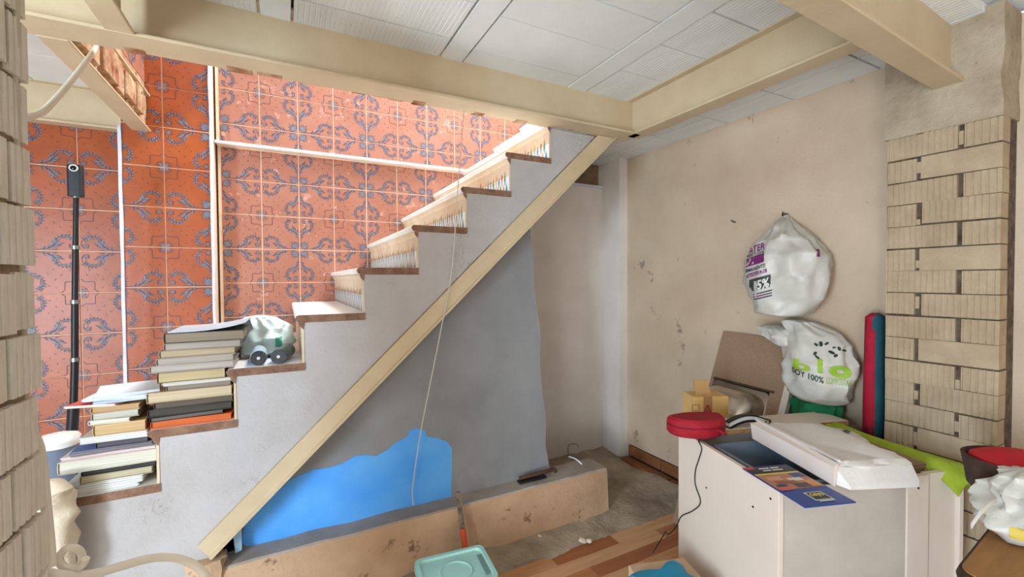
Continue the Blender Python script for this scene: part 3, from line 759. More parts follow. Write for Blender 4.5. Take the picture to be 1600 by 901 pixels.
link('board_top',MB().box(.01,.70,0,.125,.003,.017),M_white,bd); link('raw_edge',MB().box(.01,.70,-.001,.0,0.0,.016),M_raw,bd); link('board_underside',MB().box(.01,.70,0,.125,0,.003),M_raw,bd)
ZT=FL+CH+.018
# things inside it
def tub(nm,label,c,hx,hy,h,m,rz=0,taper=.88,cat='tub',rim=True):
    o=thing(nm,label,cat,c,rz); rings=[]
    def rr_(sx_,sy_,z_,r=.03,n=4):
        P=[]
        for qx,qy,a0 in ((1,1,0),(-1,1,90),(-1,-1,180),(1,-1,270)):
            for i in range(n+1):
                a=math.radians(a0+90*i/n); P.append((qx*(sx_-r)+r*math.cos(a),qy*(sy_-r)+r*math.sin(a),z_))
        return P
    rings=[rr_(hx*taper,hy*taper,0),rr_(hx,hy,h),rr_(hx-.004,hy-.004,h),rr_(hx*taper-.004,hy*taper-.004,.005)]
    link('body',MB().loft(rings),m,o,smooth=True)
    if rim: link('rim',MB().loft([rr_(hx,hy,h-.012),rr_(hx+.008,hy+.008,h-.012),rr_(hx+.008,hy+.008,h),rr_(hx,hy,h)],cap=False),m,o,smooth=True)
    return o
M_gbin=mat('blue_grey_plastic',(120,132,146),(108,120,136),8,.4)
p=CM@Vector((.19,.19,.068)); tub('plastic_crate','blue-grey plastic crate inside the open cabinet','crate' and p,.15,.155,.628,M_gbin,TH,cat='crate')
p=CM@Vector((.49,.25,.068)); o=thing('cardboard_box','brown box filling the right half of open cabinet','box',p,TH)
link('box_body',MB().box(-.13,.13,-.19,.17,0,.625),M_chip,o,bevel=.003); link('box_flap',MB().box(-.13,.13,-.188,-.0,.626,.630),M_chip,o)
# foam-wrapped package
A1=at(1186,703,Z=-.66); pk=thing('wrapped_package','long flat package in translucent white foam wrap on the cabinet','package',CM@Vector((.315,.155,.7005)),TH-.10)
def rbox(hx,hy,h,r,z0=0,wob=.0,seed=0):
    R=[]
    for z_,ins in ((0,r*.6),(r*.6,0),(h-r*.6,0),(h,r*.6)):
        P=[]
        for i in range(48):
            t=i/48*4; s=int(t); q=t-s
            x,y=[(-hx+2*hx*q,-hy),(hx,-hy+2*hy*q),(hx-2*hx*q,hy),(-hx,hy-2*hy*q)][s]
            x*=(1-ins/hx); y*=(1-ins/hy); w_=wob*noise.noise((x*20,y*20,z_*20+seed))
            P.append((x*(1+w_),y*(1+w_),z0+z_+w_*.02))
        R.append(P)
    return MB().loft(R)
M_foam=mat('white_foam_wrap',(232,226,220),(222,212,204),10,.45,.25,60)
M_foam2=mat('wrapped_pink_board',(226,206,194),(232,220,212),6,.6)
pk.scale=(1,.88,.85)
link('package_body',rbox(.125,.20,.075,.02,0,.12,2),M_foam,pk,smooth=.6)
link('wrap_fold',MB().loft([[(-.131,-.21,.005),(-.127,-.21,.0),(-.10,.21,.0),(-.131,.21,.005)],[(-.136,-.215,.07),(-.12,-.212,.08),(-.10,.212,.08),(-.136,.215,.07)]]),M_foam2,pk)
link('wrap_flap',MB().hexa([(-.11,-.2,.077),(-.10,-.2,.077),(-.10,.22,.077),(-.11,.22,.077),(-.118,-.205,.088),(-.11,-.205,.09),(-.11,.225,.09),(-.118,.225,.088)]),M_foam,pk)
link('wrap_end',MB().loft([[(-.12,-.2,.004),(.12,-.2,.004),(.12,-.2,.06),(-.12,-.2,.06)],[(-.10,-.235,.0),(.115,-.23,-.004),(.115,-.23,.02),(-.10,-.235,.012)]]),M_foam,pk)
# printed brochure
q=[at(u,v,Z=FL+CH+.004) for u,v in ((1160,731),(1258,792),(1297,775),(1222,722))]
ex=(q[1]-q[0]); L1=ex.length; ex.normalize(); ey=(q[3]-q[0]); ey=(ey-ex*ey.dot(ex)); W1=ey.length; ey.normalize(); ez=ex.cross(ey)
if ez.z<0: ey=-ey; ez=-ez
br=thing('brochure','glossy blue brochure with tool photo sticking out under the wrapped package','brochure',mw=frame(q[0],ex,ey,ez))
sy=1 if (q[3]-q[0]).dot(ey)>0 else -1
def BR(x0,x1,y0,y1): return [(x0*L1,sy*y0*W1),(x1*L1,sy*y0*W1),(x1*L1,sy*y1*W1),(x0*L1,sy*y1*W1)]
link('sheets',MB().prism(BR(0,1,0,1),'z',-.003,0),flat((24,62,140),.3),br)
UP=Vector((0,0,1))
for bi,(x0,x1,y0,y1,c) in enumerate(((.02,.2,.02,.98,(36,30,40)),(.2,.235,.02,.98,(226,206,66)),(.235,.62,.02,.98,(186,124,84)),(.24,.36,.70,.95,(44,70,130)),(0,.07,.0,.22,(208,66,70)),(.36,.44,.5,.8,(226,210,196)),(.42,.5,.18,.6,(150,84,66)),(.5,.6,.45,.8,(84,62,58)),(.3,.4,.12,.42,(214,150,120)),(.44,.6,.75,.96,(214,146,86)),(.56,.64,.05,.3,(214,96,74)),(.5,.56,.1,.3,(44,60,110)))):
    patch(BR(x0,x1,y0,y1),flat(c,.35),br,(0,0,0),(1,0,0),(0,1,0),UP,None,.0004+.0001*bi)
lw=flat((236,232,220),.4)
patch(BR(.72,.90,.36,.72),lw,br,(0,0,0),(1,0,0),(0,1,0),UP,None,.0006); patch(BR(.735,.885,.385,.695),flat((30,34,44),.4),br,(0,0,0),(1,0,0),(0,1,0),UP,None,.0012)
def br_text(body,x0,x1,y0,y1,m):  # reads along the short side, from the stair side to the pillar side
    text_on(body,(y0*W1,y1*W1,-x1*L1,-x0*L1),m,br,(0,0,0),(0,sy,0),(-1,0,0),UP,None,.0016,bold=.02)
br_text('ceys',.76,.84,.41,.67,flat((240,226,120),.4))
for x0,x1,y0,y1 in ((.915,.935,.40,.70),(.06,.09,.28,.50),(.06,.09,.53,.72),(.12,.15,.30,.48),(.12,.15,.51,.74)): patch(BR(x0,x1,y0,y1),lw,br,(0,0,0),(1,0,0),(0,1,0),UP,None,.0016,'small_print')
# red zipped pouch
rp=thing('zip_pouch','red half-moon zipped pouch on the far corner of the cabinet','pouch',at(1096,682,Z=ZT)+Vector((.012,.02,0)),TH-.05); rp.scale=(1.2,1.2,1.15)
M_red=mat('red_fabric',(160,12,34),(140,8,28),30,.7,.35,180)
def moon(h,sc1,z0):
    P=[]
    for i in range(28):
        a=math.pi*i/27; P.append((.092*math.cos(a)*sc1,-.075*math.sin(a)**.8*sc1+.03,z0+h))
    for i in range(1,10): 
        x=-.092+.184*i/10; P.append((x*sc1,.03+.022*math.sin(math.pi*i/10)*sc1,z0+h))
    return P
link('pouch_body',MB().loft([moon(0,.9,0),moon(.012,1,0),moon(.03,1,0),moon(.033,.965,0),moon(.036,1,0),moon(.05,.98,0),moon(.058,.88,0)]),M_red,rp,smooth=.7)
link('zip',MB().tube([Vector(p) for p in moon(.0335,.985,0)[:28]],.0022,6,smooth=1),flat((120,8,24)),rp)
link('carry_loop',MB().tube([(.03,-.045,.03),(.035,-.062,.028),(.05,-.06,.02),(.055,-.045,.015)],.004,6),M_red,rp)
# arched scraper handle
hp=at(1163,664,Z=ZT); hd=thing('arched_handle_tool','silver and black arched tool handle lying beside the red pouch','tool',hp,TH+.1)
def arc(r0,r1,w_,n=12): 
    R=[]
    for i in range(n+1):
        x=-.085+.19*i/n; b=.026*math.sin(math.pi*min(1,(i+1)/(n+1)))
        R.append([(x,-w_,b+r0),(x,w_,b+r0),(x,w_,b+r1),(x,-w_,b+r1)])
    return R
link('handle_grip',MB().loft(arc(.0,.012,.016)),flat((206,202,196),.35),hd,smooth=True)
link('handle_ridge',MB().loft(arc(.012,.017,.010)),M_black,hd,smooth=True)
link('handle_sole',MB().loft(arc(-.009,.0,.018)),M_black,hd,smooth=True)
link('nose_piece',MB().loft([[(.085,-.018,0),(.085,.018,0),(.085,.018,.012),(.085,-.018,.012)],[(.125,-.008,.002),(.125,.008,.002),(.125,.008,.012),(.125,-.008,.012)]]),M_black,hd)
# black cord down the side
cp=[(1102,683),(1098,700),(1094,715),(1088,735),(1088,757),(1096,784),(1083,798),(1066,806),(1058,822),(1046,834),(1041,830)]
pts=[]
for u,v in cp:
    d=ray(u,v); nn_=(CM.to_3x3()@Vector((-1,0,0))); o0=Vector(Bc); t=o0.dot(nn_)/d.dot(nn_); pts.append(d*t+nn_*.004)
pts[0]=CM@Vector((.03,.40,CH+.003)); pts.insert(1,CM@Vector((-.003,.375,CH+.004)))
pts+= [pts[-1]+Vector((.01,.02,-.03)),pts[-1]+Vector((-.01,.06,-.12))]
tag(link('black_cord',MB().tube(pts,.0021,6),M_black,smooth=True),'thin black cord hanging down the white cabinet side','cord')
# lime cloth over the right side panel
def cloth_strip():
    R=[]
    for i in range(30):
        t=i/29; y=.47-.50*t; w_=.042+.012*math.sin(t*9)+.006*t; R1=[]
        n_=11
        for j in range(n_+1):
            s=j/n_; a=(s-.5)*2
            x=CW-.012-.03*(1-t)+a*w_; zz=CH+.003+.012*(1-a*a)+noise.noise((x*30,y*14,1))*.006
            if abs(a)>.45 : zz-= (abs(a)-.45)*(.05 if a<0 else .12)
            if y<.02: zz-= (.02-y)**1.5*3.5
            R1.append((x,y,zz))
        R.append(R1)
    mb=MB(); k_=len(R[0])
    for r in R: mb.v+=r
    for i in range(len(R)-1):
        for j in range(k_-1):
            a=i*k_+j; mb.f.append([a,a+1,a+k_+1,a+k_]); mb.m.append(0)
    return mb
lc=thing('lime_cloth','lime green towel draped over the right edge of the cabinet','cloth',Bc,TH)
M_lime=mat('lime_terry',(176,194,60),(156,176,44),24,.95,.6,160)
o=link('cloth_sheet',cloth_strip(),M_lime,lc,smooth=True); md=o.modifiers.new('thickness','SOLIDIFY'); md.thickness=.006
wpb=thing('paper_scrap','crumpled white paper with black marks between package and lime towel','paper',CM@Vector((.53,.30,.6985)),TH)
o=link('crumpled_sheet',blob([(0,.04,.06,0,0),(.008,.055,.075,0,0),(.02,.045,.06,0,0),(.028,.02,.03,0,0)],amp=.018,seed=11,freq=14,n=12),M_foam,wpb,smooth=.5)
bv=bvh_of(o)
for i in range(4): patch(rect(-.03+.02*i,-.016+.02*i,-.045+.012*i,-.02+.012*i),M_black,wpb,(0,0,0),(1,0,0),(0,1,0),(0,0,1),bv,.001,sub=2)

# ------------------------------------------------------------------ sink worktop leaning on the right wall
TL=Vector((2.165,1.612,-.297)); TR=Vector((2.165,1.195,-.305)); eu=(TR-TL); BW=eu.length; eu.normalize()
ev=Vector((-.38,0,-1)); ev=(ev-eu*ev.dot(eu)).normalized(); en=eu.cross(ev); 
if en.x>0: en=-en
BL=(FL-TL.z)/ev.z-.02
sb=thing('sink_worktop','brown chipboard worktop with steel sink bowl leaning on the right wall','worktop',mw=frame(TL,eu,ev,eu.cross(ev)))
sg=1 if eu.cross(ev).dot(en)>0 else -1
def SB(mb): mb.v=[(x,y,z_*sg) for x,y,z_ in mb.v]; return mb
u0,u1,v0,v1=.02,.33,.265,.80
mb=MB()
for a,b,c_,d_ in ((0,BW,0,v0),(0,u0,v0,v1),(u1,BW,v0,v1),(0,BW,v1,BL)): mb.box(a,b,c_,d_,-.028,0)
link('chipboard_panel',SB(mb),M_chip,sb)
link('white_edge_band',SB(MB().box(BW,BW+.002,0,BL,-.028,.0)),M_white,sb); link('white_edge_band',SB(MB().box(BW-.026,BW+.003,0,BL,.0005,.004)),M_white,sb)
link('cutout_lip',SB(MB().box(u0,u1+.02,v0-.006,v0+.004,-.02,.006)),flat((66,54,42),.6),sb)
def rr2(a,b,c_,d_,r,z_,n=6):
    P=[]; cx,cy=(a+b)/2,(c_+d_)/2
    for qx,qy,a0 in ((1,1,0),(-1,1,90),(-1,-1,180),(1,-1,270)):
        for i in range(n+1):
            g=math.radians(a0+90*i/n); P.append((cx+qx*((b-a)/2-r)+r*math.cos(g),cy+qy*((d_-c_)/2-r)+r*math.sin(g),z_))
    return P
link('sink_bowl',SB(MB().loft([rr2(u0+.01,u1-.005,v0+.03,v1-.01,.06,-.02),rr2(u0+.015,u1-.01,v0+.035,v1-.015,.07,.05),rr2(u0+.02,u1-.02,v0+.045,v1-.03,.09,.10),rr2(u0+.05,u1-.05,v0+.09,v1-.08,.08,.135),rr2(u0+.11,u1-.11,v0+.18,v1-.18,.03,.142)])),M_steel,sb,smooth=1.2)
link('sink_flange',SB(MB().loft([rr2(u0+.002,u1-.002,v0+.01,v1-.004,.02,-.012),rr2(u0+.002,u1-.002,v0+.01,v1-.004,.02,-.004)])),M_steel,sb)
# carton with warning triangles
cx_=thing('warning_carton','tan carton with red warning triangles behind the red pouch','carton',(1.675,1.33,FL),-.42)
link('carton_body',MB().box(-.085,.075,-.05,.05,0,.78),mat('tan_carton',(216,176,110),(206,164,98),12,.8,.1,100),cx_,bevel=.002)
link('brown_tape',MB().box(-.04,.0,-.0508,-.05,0,.782),flat((170,124,80),.4),cx_)
link('open_flap',MB().hexa([(-.05,.0,.78),(.02,.0,.78),(.02,.006,.78),(-.05,.006,.78),(-.045,.03,.835),(.02,.03,.835),(.02,.036,.835),(-.045,.036,.835)]),flat((186,144,92),.8),cx_)
rt=flat((168,52,40),.5)
for a,b in zip(((-.048,.70),(.004,.70),(-.022,.765)),((.004,.70),(-.022,.765),(-.048,.70))):
    for pl_ in ribbon([a,b],.007): patch(pl_,rt,cx_,(0,-.051,-.02),(1,0,0),(0,0,1),(0,-1,0),None,.0003,'warning_triangle')
patch([(-.026,.712),(-.018,.712),(-.018,.735),(-.022,.748),(-.026,.735)],rt,cx_,(0,-.051,-.02),(1,0,0),(0,0,1),(0,-1,0),None,.0003,'warning_flame')
for a,b in zip(((-.09,.74),(-.06,.74),(-.06,.765),(-.09,.765)),((-.06,.74),(-.06,.765),(-.09,.765),(-.09,.74))):
    for pl_ in ribbon([a,b],.003): patch(pl_,flat((150,100,60),.6),cx_,(0,-.051,-.02),(1,0,0),(0,0,1),(0,-1,0),None,.0003)
patch(rect(.02,.035,.70,.72),wh,cx_,(0,-.051,-.02),(1,0,0),(0,0,1),(0,-1,0),None,.0003)

# ------------------------------------------------------------------ sacks, printed bag, rolled mat
gs=thing('green_sack','dark green cloth sack beneath the printed white bag','sack',(2.10,1.09,FL))
link('sack_body',blob([(0,.05,.08,0,0),(.04,.068,.085,.0,.0),(.3,.07,.085,0,0),(.60,.07,.085,0,0),(.70,.07,.085,-.0,-.0),(.745,.055,.075,0,0),(.76,.03,.05,0,0)],amp=.022,seed=5,freq=12,n=44,pleat=.15),mat('green_fabric',(22,122,74),(14,96,56),14,.85,.4,90),gs,smooth=.7)
bb=thing('printed_bag','full white carrier bag with green lettering and leaf logo beside the sink worktop','plastic bag',(2.085,1.078,FL+.762))
o=link('bag_body',blob([(-.01,.05,.08,0,0),(.02,.08,.11,0,0),(.09,.095,.128,0,0),(.17,.09,.128,0,.0),(.25,.085,.12,.02,.02),(.29,.06,.09,.03,.05),(.335,.03,.05,.03,.10),(.345,.01,.02,.03,.13)],amp=.022,seed=8,freq=11,n=34,pleat=.16),M_bag,bb,smooth=.8)
bv=bvh_of(o)
n=Vector((-.90,-.44,0)).normalized(); rr=Vector((.44,-.90,0)).normalized(); k=.00305
def BB(u0,u1,v0,v1): 
    return ((u0-1286)*k*.93,(u1-1286)*k*.93,(660-v1)*k*.93-.02,(660-v0)*k*.93-.02)
gl=flat((150,186,52),.5); gd=flat((44,60,48),.5); Z3=(0,0,0)
text_on('b',BB(1254,1277,588,603),gl,bb,Z3,rr,(0,0,1),n,bv,.004,-.1,bold=.03); text_on('i',BB(1285,1292,583,604),gl,bb,Z3,rr,(0,0,1),n,bv,.004,-.1,bold=.05); text_on('o',BB(1299,1326,590,609),gl,bb,Z3,rr,(0,0,1),n,bv,.004,-.1,bold=.05)
text_on('SOY 100%',BB(1252,1293,602,611),gd,bb,Z3,rr,(0,0,1),n,bv,.004,-.2,bold=.02); text_on('COMPOSTABLE',BB(1296,1330,610,619),gl,bb,Z3,rr,(0,0,1),n,bv,.004,-.05)
def ell(cu,cv,a,b,rot,m):
    P=[]
    for i in range(10):
        t=2*math.pi*i/10; x=a*math.cos(t); y=b*math.sin(t)
        xx=cu+x*math.cos(rot)-y*math.sin(rot); yy=cv+x*math.sin(rot)+y*math.cos(rot); q_=BB(xx,xx+1,yy,yy+1); P.append((q_[0],q_[2]))
    patch(P,m,bb,Z3,rr,(0,0,1),n,bv,.004,'leaf_print',sub=1)
for a in ((1289,562,4,2.4,1.5),(1283,564,3.2,1.6,.5),(1296,561,3.2,1.6,-.6),(1311,567,3.2,2,1.2),(1305,566,2.4,1.3,-.2),(1317,570,3,1.4,.5),(1282,576,3,2,2.2),(1285,581,4.5,1.6,.7),(1302,573,4.5,2,.4),(1307,577,3,2,-.7)): ell(*a,gd)
link('bag_top_fold',blob([(.20,.03,.05,.02,.08),(.225,.045,.075,.0,.11),(.26,.05,.085,-.01,.15),(.295,.035,.06,.0,.19),(.31,.01,.02,.01,.21)],amp=.016,seed=21,freq=15,n=18,pleat=.3),M_bag,bb,smooth=.8)
rm=thing('rolled_mat','crimson and teal rolled mat cover standing against the brick pillar','mat roll',(2.115,.893,FL))
def rollring(z_,r1,r2,dx_=0,dy_=0): return [(dx_+r1*math.cos(a),dy_+r2*math.sin(a),z_) for a in (2*math.pi*i/22 for i in range(22))]
mb=MB(); Rr=[]
for i in range(24):
    t=i/23; w_=.03+.014*(1-t); Rr.append(rollring(1.14*t,.045+.004*noise.noise((t*7,0,0)),w_+.004*noise.noise((t*9,3,0)),0,-.008*t-.004*(1-t)))
Rr.append(rollring(1.155,.02,.012,0,-.008))
mb.loft(Rr)
for i,f in enumerate(mb.f):
    c_=sum((Vector(mb.v[j]) for j in f),Vector())/len(f)
    if c_.y<-.020-.012*(1-c_.z/1.15) : mb.m[i]=1
o=link('mat_cover',mb,[mat('crimson_fabric',(172,18,48),(150,14,42),20,.85,.3,120),mat('teal_fabric',(36,92,104),(30,78,90),20,.85,.3,120)],rm,smooth=1.0)
bv=bvh_of(o); n=Vector((-.93,-.36,0)).normalized(); rr=Vector((.36,-.93,0)).normalized()
text_on('nce',(.60-.06,.60+.10,-.008,.022),flat((100,10,34),.6),rm,(0,0,0),(0,0,1),-rr,n,bv,.003,bold=.02)

# ------------------------------------------------------------------ kerb-side tools, tub, rubble, hanging cord
tb=tub('mint_tub','mint green plastic tub with lid on the floor by the kerb','',.155,.155,.17,mat('mint_plastic',(176,222,206),(160,210,194),6,.35),-.1,cat='tub') if False else None
M_mint=mat('mint_plastic',(172,214,200),(156,202,188),6,.35)
tb=tub('plastic_tub','mint green plastic tub with lid on the floor before the kerb',(.56,1.56,FL),.135,.105,.185,M_mint,-.10)
link('lid',MB().loft([rr2(-.14,.14,-.11,.11,.025,.186),rr2(-.14,.14,-.11,.11,.025,.198),rr2(-.125,.125,-.095,.095,.022,.198),rr2(-.12,.12,-.09,.09,.02,.190),rr2(-.02,.02,-.02,.02,.01,.190)]),M_mint,tb,smooth=.5)
link('lid_ring',MB().tube([(.06*math.cos(a),-.01+.06*math.sin(a),.191) for a in (2*math.pi*i/20 for i in range(21))],.003,5,smooth=1),M_mint,tb)
link('lid_clip',MB().box(.10,.115,-.07,.05,.191,.196),flat((110,138,128),.4),tb)
pb=thing('pry_bar','worn bar with orange grip leaning on the kerb behind mint tub','tool',(.70,1.80,FL))
link('bar_shaft',MB().loft([[(x-.010,y-.006,z_),(x+.010,y-.006,z_),(x+.010,y+.006,z_),(x-.010,y+.006,z_)] for x,y,z_ in ((-.002,.045,.165),(-.006,.06,.24),(-.012,.075,.325))]),mat('worn_black_steel',(52,44,38),(170,150,120),26,.6,.3,80),pb)
link('orange_grip',MB().tube([(.004,.005,.006),(.002,.022,.08),(-.002,.045,.168)],.0125,10),flat((226,88,52),.5),pb,smooth=True)
hf=thing('hand_rasp','rusty hand rasp lying on top of the mortar kerb','tool',(1.155,1.955,-1.046),-.03)
link('rasp_blade',MB().box(-.11,.05,-.020,.012,0,.012),M_black,hf,bevel=.002)
link('rasp_handle',MB().tube([(-.10,.0,.022),(.0,.0,.024),(.08,0,.028),(.105,0,.03),(.115,-.004,.012)],.010,8),mat('rusty_brown_steel',(98,66,48),(66,44,34),20,.7,.3,60),hf,smooth=True)
for i,(u,v,s,lab) in enumerate(((911,845,.020,'pale plaster chip by the plank edge, left of two'),(921,845,.016,'pale plaster chip by the plank edge, right of two'),(843,838,.012,'small plaster crumb on the concrete strip'))):
    p=at(u,v,Z=FL+.012); bm=bmesh.new(); bmesh.ops.create_icosphere(bm,subdivisions=2,radius=s)
    for v_ in bm.verts: v_.co*= 1+.35*noise.noise(v_.co*60+Vector((i,0,0))); v_.co.z*=.6
    me=bpy.data.meshes.new('plaster_chip'); bm.to_mesh(me); bm.free(); me.materials.append(flat((214,200,178),.9)); o=inst('plaster_chip',me); o.location=p+Vector((0,0,s*.2)); tag(o,lab,'plaster chip','plaster chips by the planks')
cp=[(725,172,1.885),(715,300,1.885),(706,420,1.885),(690,510,1.886),(672,600,1.888),(661,655,1.90),(653,700,1.93),(646,750,1.95),(644,770,1.955),(646,789,1.96)]
tag(link('pale_cord',MB().tube([at(u,v,Y=y) for u,v,y in cp],.0024,6),flat((206,196,186),.5),smooth=True),'thin pale cord hanging from the long beam past the staircase','cord')
tag(link('loose_wire',MB().tube([at(u,v,Z=z_) for u,v,z_ in ((889,713,-1.03),(898,716,-1.02),(905,721,-1.03),(909,725,-1.04))],.0035,6),flat((236,236,236),.4),smooth=True),'short white wire end sticking up behind the kerb','wire')
tag(link('bare_wire',MB().tube([at(u,v,Y=2.6) for u,v in ((888,712),(888,697),(894,693),(901,694),(904,698))],.0022,6),M_black,smooth=True),'thin dark wire curling out of the far wall foot','wire')
# ------------------------------------------------------------------ things on the third step and the landing
z3=sz(3)+.001
def roll(nm,label,c,r,L_,ang,body):
    o=thing(nm,label,'roll',c,ang); P=[(r*math.cos(a),r*math.sin(a)) for a in (2*math.pi*i/24 for i in range(24))]
    link('bag_wrap',MB().loft([[(x,y_,z_+r) for x,z_ in P] for y_ in (.006,L_)]),body,o,smooth=.8)
    link('rolled_end',MB().loft([[(x*.96,y_,z_*.96+r) for x,z_ in P] for y_ in (0,.0062)]),mat('black_film',(34,32,36),(58,56,62),60,.35,.4,120),o,smooth=.8)
    link('core_hole',MB().loft([[(x*.2,y_,z_*.2+r) for x,z_ in P] for y_ in (-.001,.003)]),flat((206,204,200),.6),o)
    return o
roll('bag_roll','roll of black bin bags in pale wrap, left one on third step',(at(404,557,Y=1.94).x,1.93,z3),.029,.16,.03,flat((176,196,204),.35))
roll('bag_roll','roll of black bin bags without wrap, right one on third step',(at(435,554,Y=1.94).x,1.93,z3),.029,.17,-.2,mat('grey_black_film',(60,66,70),(110,122,126),26,.35,.4,80))
o=thing('crumpled_bag','crumpled mint-white plastic bag behind the two bin-bag rolls','plastic bag',(at(416,530,Y=2.15).x,2.20,z3))
ob=link('bag_body',blob([(0,.05,.05,0,0),(.02,.07,.08,0,0),(.07,.082,.085,0,0),(.12,.07,.075,0,0),(.16,.05,.045,-.02,0),(.175,.015,.015,-.025,0)],amp=.03,seed=13,freq=13,n=30,pleat=.2),M_bagc,o,smooth=.8)
patch(rect(.035,.06,.045,.085),flat((70,160,140),.4),o,(0,0,0),(1,0,0),(0,0,1),(0,-1,0),bvh_of(ob),.003)
pp=at(395,566,Y=1.95); tag(link('paper_sheet',MB().box(-.15,.045,1.94,2.12,z3-.0008,z3+.0),flat((226,230,240),.6)),'white paper sheet under the bin-bag rolls','paper')
sk=thing('camera_pole','black telescopic pole with small camera on top, standing at the stair foot','camera pole',(-.842,2.55,sz(0)))
def pole(u,v): return at(u,v,Y=2.55)-Vector((-.842,2.55,sz(0)))
hgt=pole(118,256).z
ang=[(pole(112,712).x,0,.0),(pole(112,700).x,0,pole(112,690).z),(pole(117,560).x,0,pole(117,560).z),(pole(118,380).x,0,pole(118,380).z),(pole(119,305).x,0,pole(119,305).z)]
link('grip',MB().tube([(ang[0][0],0,.0),(ang[1][0],0,ang[1][2]),(pole(115,632).x,0,pole(115,632).z)],.02,14,smooth=1),M_black,sk,smooth=True)
for a,b,r_ in (((115,632),(117,560),.0135),((117,560),(117,470),.0125),((117,470),(118,385),.011),((118,385),(119,305),.0095)):
    p,q_=pole(*a),pole(*b); p.y=q_.y=0
    link('pole_section',MB().tube([p,q_],r_,12,smooth=1),M_black,sk,smooth=True); link('joint_collar',MB().tube([q_-Vector((0,0,.012)),q_+Vector((0,0,.004))],r_+.003,12,smooth=1),mat('grey_metal_collar',(150,150,150),None,rough=.35,metal=.8),sk,smooth=True)
p=pole(119,307); q_=pole(119,258); w_=.026
link('camera_body',MB().loft([rr2(p.x-w_,p.x+w_,-.017,.017,.012,p.z),rr2(p.x-w_,p.x+w_,-.017,.017,.012,q_.z-.004),rr2(p.x-w_+.004,p.x+w_-.004,-.013,.013,.009,q_.z)]),flat((40,40,43),.5),sk,smooth=.6)
lz=pole(119,264).z
def ringY(r_,y_,x_,z_): return [(x_+r_*math.cos(a),y_,z_+r_*math.sin(a)) for a in (2*math.pi*i/20 for i in range(20))]
link('lens_ring',MB().loft([ringY(.015,-.0165,p.x,lz),ringY(.015,-.0225,p.x,lz),ringY(.011,-.0225,p.x,lz),ringY(.011,-.018,p.x,lz)]),flat((216,214,210),.3),sk,smooth=True)
link('lens',MB().loft([ringY(.0108,-.017,p.x,lz),ringY(.009,-.022,p.x,lz),ringY(.004,-.024,p.x,lz)]),flat((10,10,12),.1),sk,smooth=True)
pt=at(92,720,Y=2.35); jr=thing('paint_pot','grey plastic pot with white lid at the stair foot behind the papers','pot',(pt.x,2.35,sz(0)))
hh=at(92,694,Y=2.35).z-sz(0)
link('pot_body',MB().lathe([(.04,0),(.055,hh),(.05,hh)],seg=24),flat((104,112,128),.5),jr,smooth=True)
link('lid',blob([(hh-.005,.058,.058,0,0),(hh+.02,.06,.058,0,0),(hh+.038,.05,.045,0,0),(hh+.045,.02,.02,0,0)],amp=.008,seed=2,freq=18,n=8,seg=24),flat((226,222,216),.5),jr,smooth=True)
rb=at(88,742,Y=2.2); tag(link('red_block',rbox(.04,.03,.10,.01),flat((150,30,30),.6)),'dark red box half hidden behind the lowest-step papers','box').location=(rb.x,2.2,sz(0))
# ------------------------------------------------------------------ cream conduits by the left brick pier
def run(nm,label,pts_,r_,m=M_cable,cat='cable'): return tag(link(nm,MB().tube([at(u,v,Y=y) for u,v,y in pts_],r_,10,smooth=5),m,smooth=True),label,cat)
run('cream_cable','cream cable arching off the brick pier then dropping straight down',((-40,735,1.18),(-12,700,1.19),(12,682,1.2),(40,672,1.215),(58,690,1.22),(66,730,1.225),(72,790,1.23),(78,850,1.23),(80,884,1.23)),.0085)
run('cream_cable','thick cream hose curving along the bottom left corner',((58,862,1.25),(62,888,1.25),(95,898,1.26),(140,897,1.28),(190,884,1.30),(235,872,1.32),(270,871,1.33),(300,880,1.34),(322,900,1.34),(330,925,1.34)),.0095)
run('cream_cable','thin cream cable hanging in front of the brick pier joint',((26,-20,1.165),(22,120,1.165),(28,300,1.17),(36,520,1.175),(42,700,1.18),(40,900,1.18)),.006,flat((196,184,160),.6))
run('cream_cable','cream cable swagging from the stairwell edge to the pier',((150,66,2.0),(146,80,1.95),(128,105,1.8),(100,140,1.65),(70,172,1.5),(45,183,1.35),(30,186,1.24)),.0075)
zt_=at(92,748,Y=1.86).z; xx=at(88,800,Y=1.86).x
pf=thing('plaster_fillet','lumpy cream plaster fillet beside the lower stair end','plaster fillet',(xx,1.86,FL))
link('fillet_body',blob([(0,.04,.035,0,0),(.15,.034,.03,.005,0),(.30,.03,.028,-.005,0),(zt_-FL-.10,.034,.03,.0,0),(zt_-FL-.03,.03,.026,-.006,0),(zt_-FL,.012,.012,-.01,0)],amp=.022,seed=31,freq=13,n=40),mat('cream_plaster_lump',(232,216,192),(214,194,166),9,.9,.5,60),pf,smooth=.9)
run('cream_cable','small coil of cream cable at the foot of brick pier',[(112+22*math.cos(t)*(1-.02*i),872+17*math.sin(t),1.27+.003*i) for i,t in enumerate([.5*j for j in range(18)])],.0075)
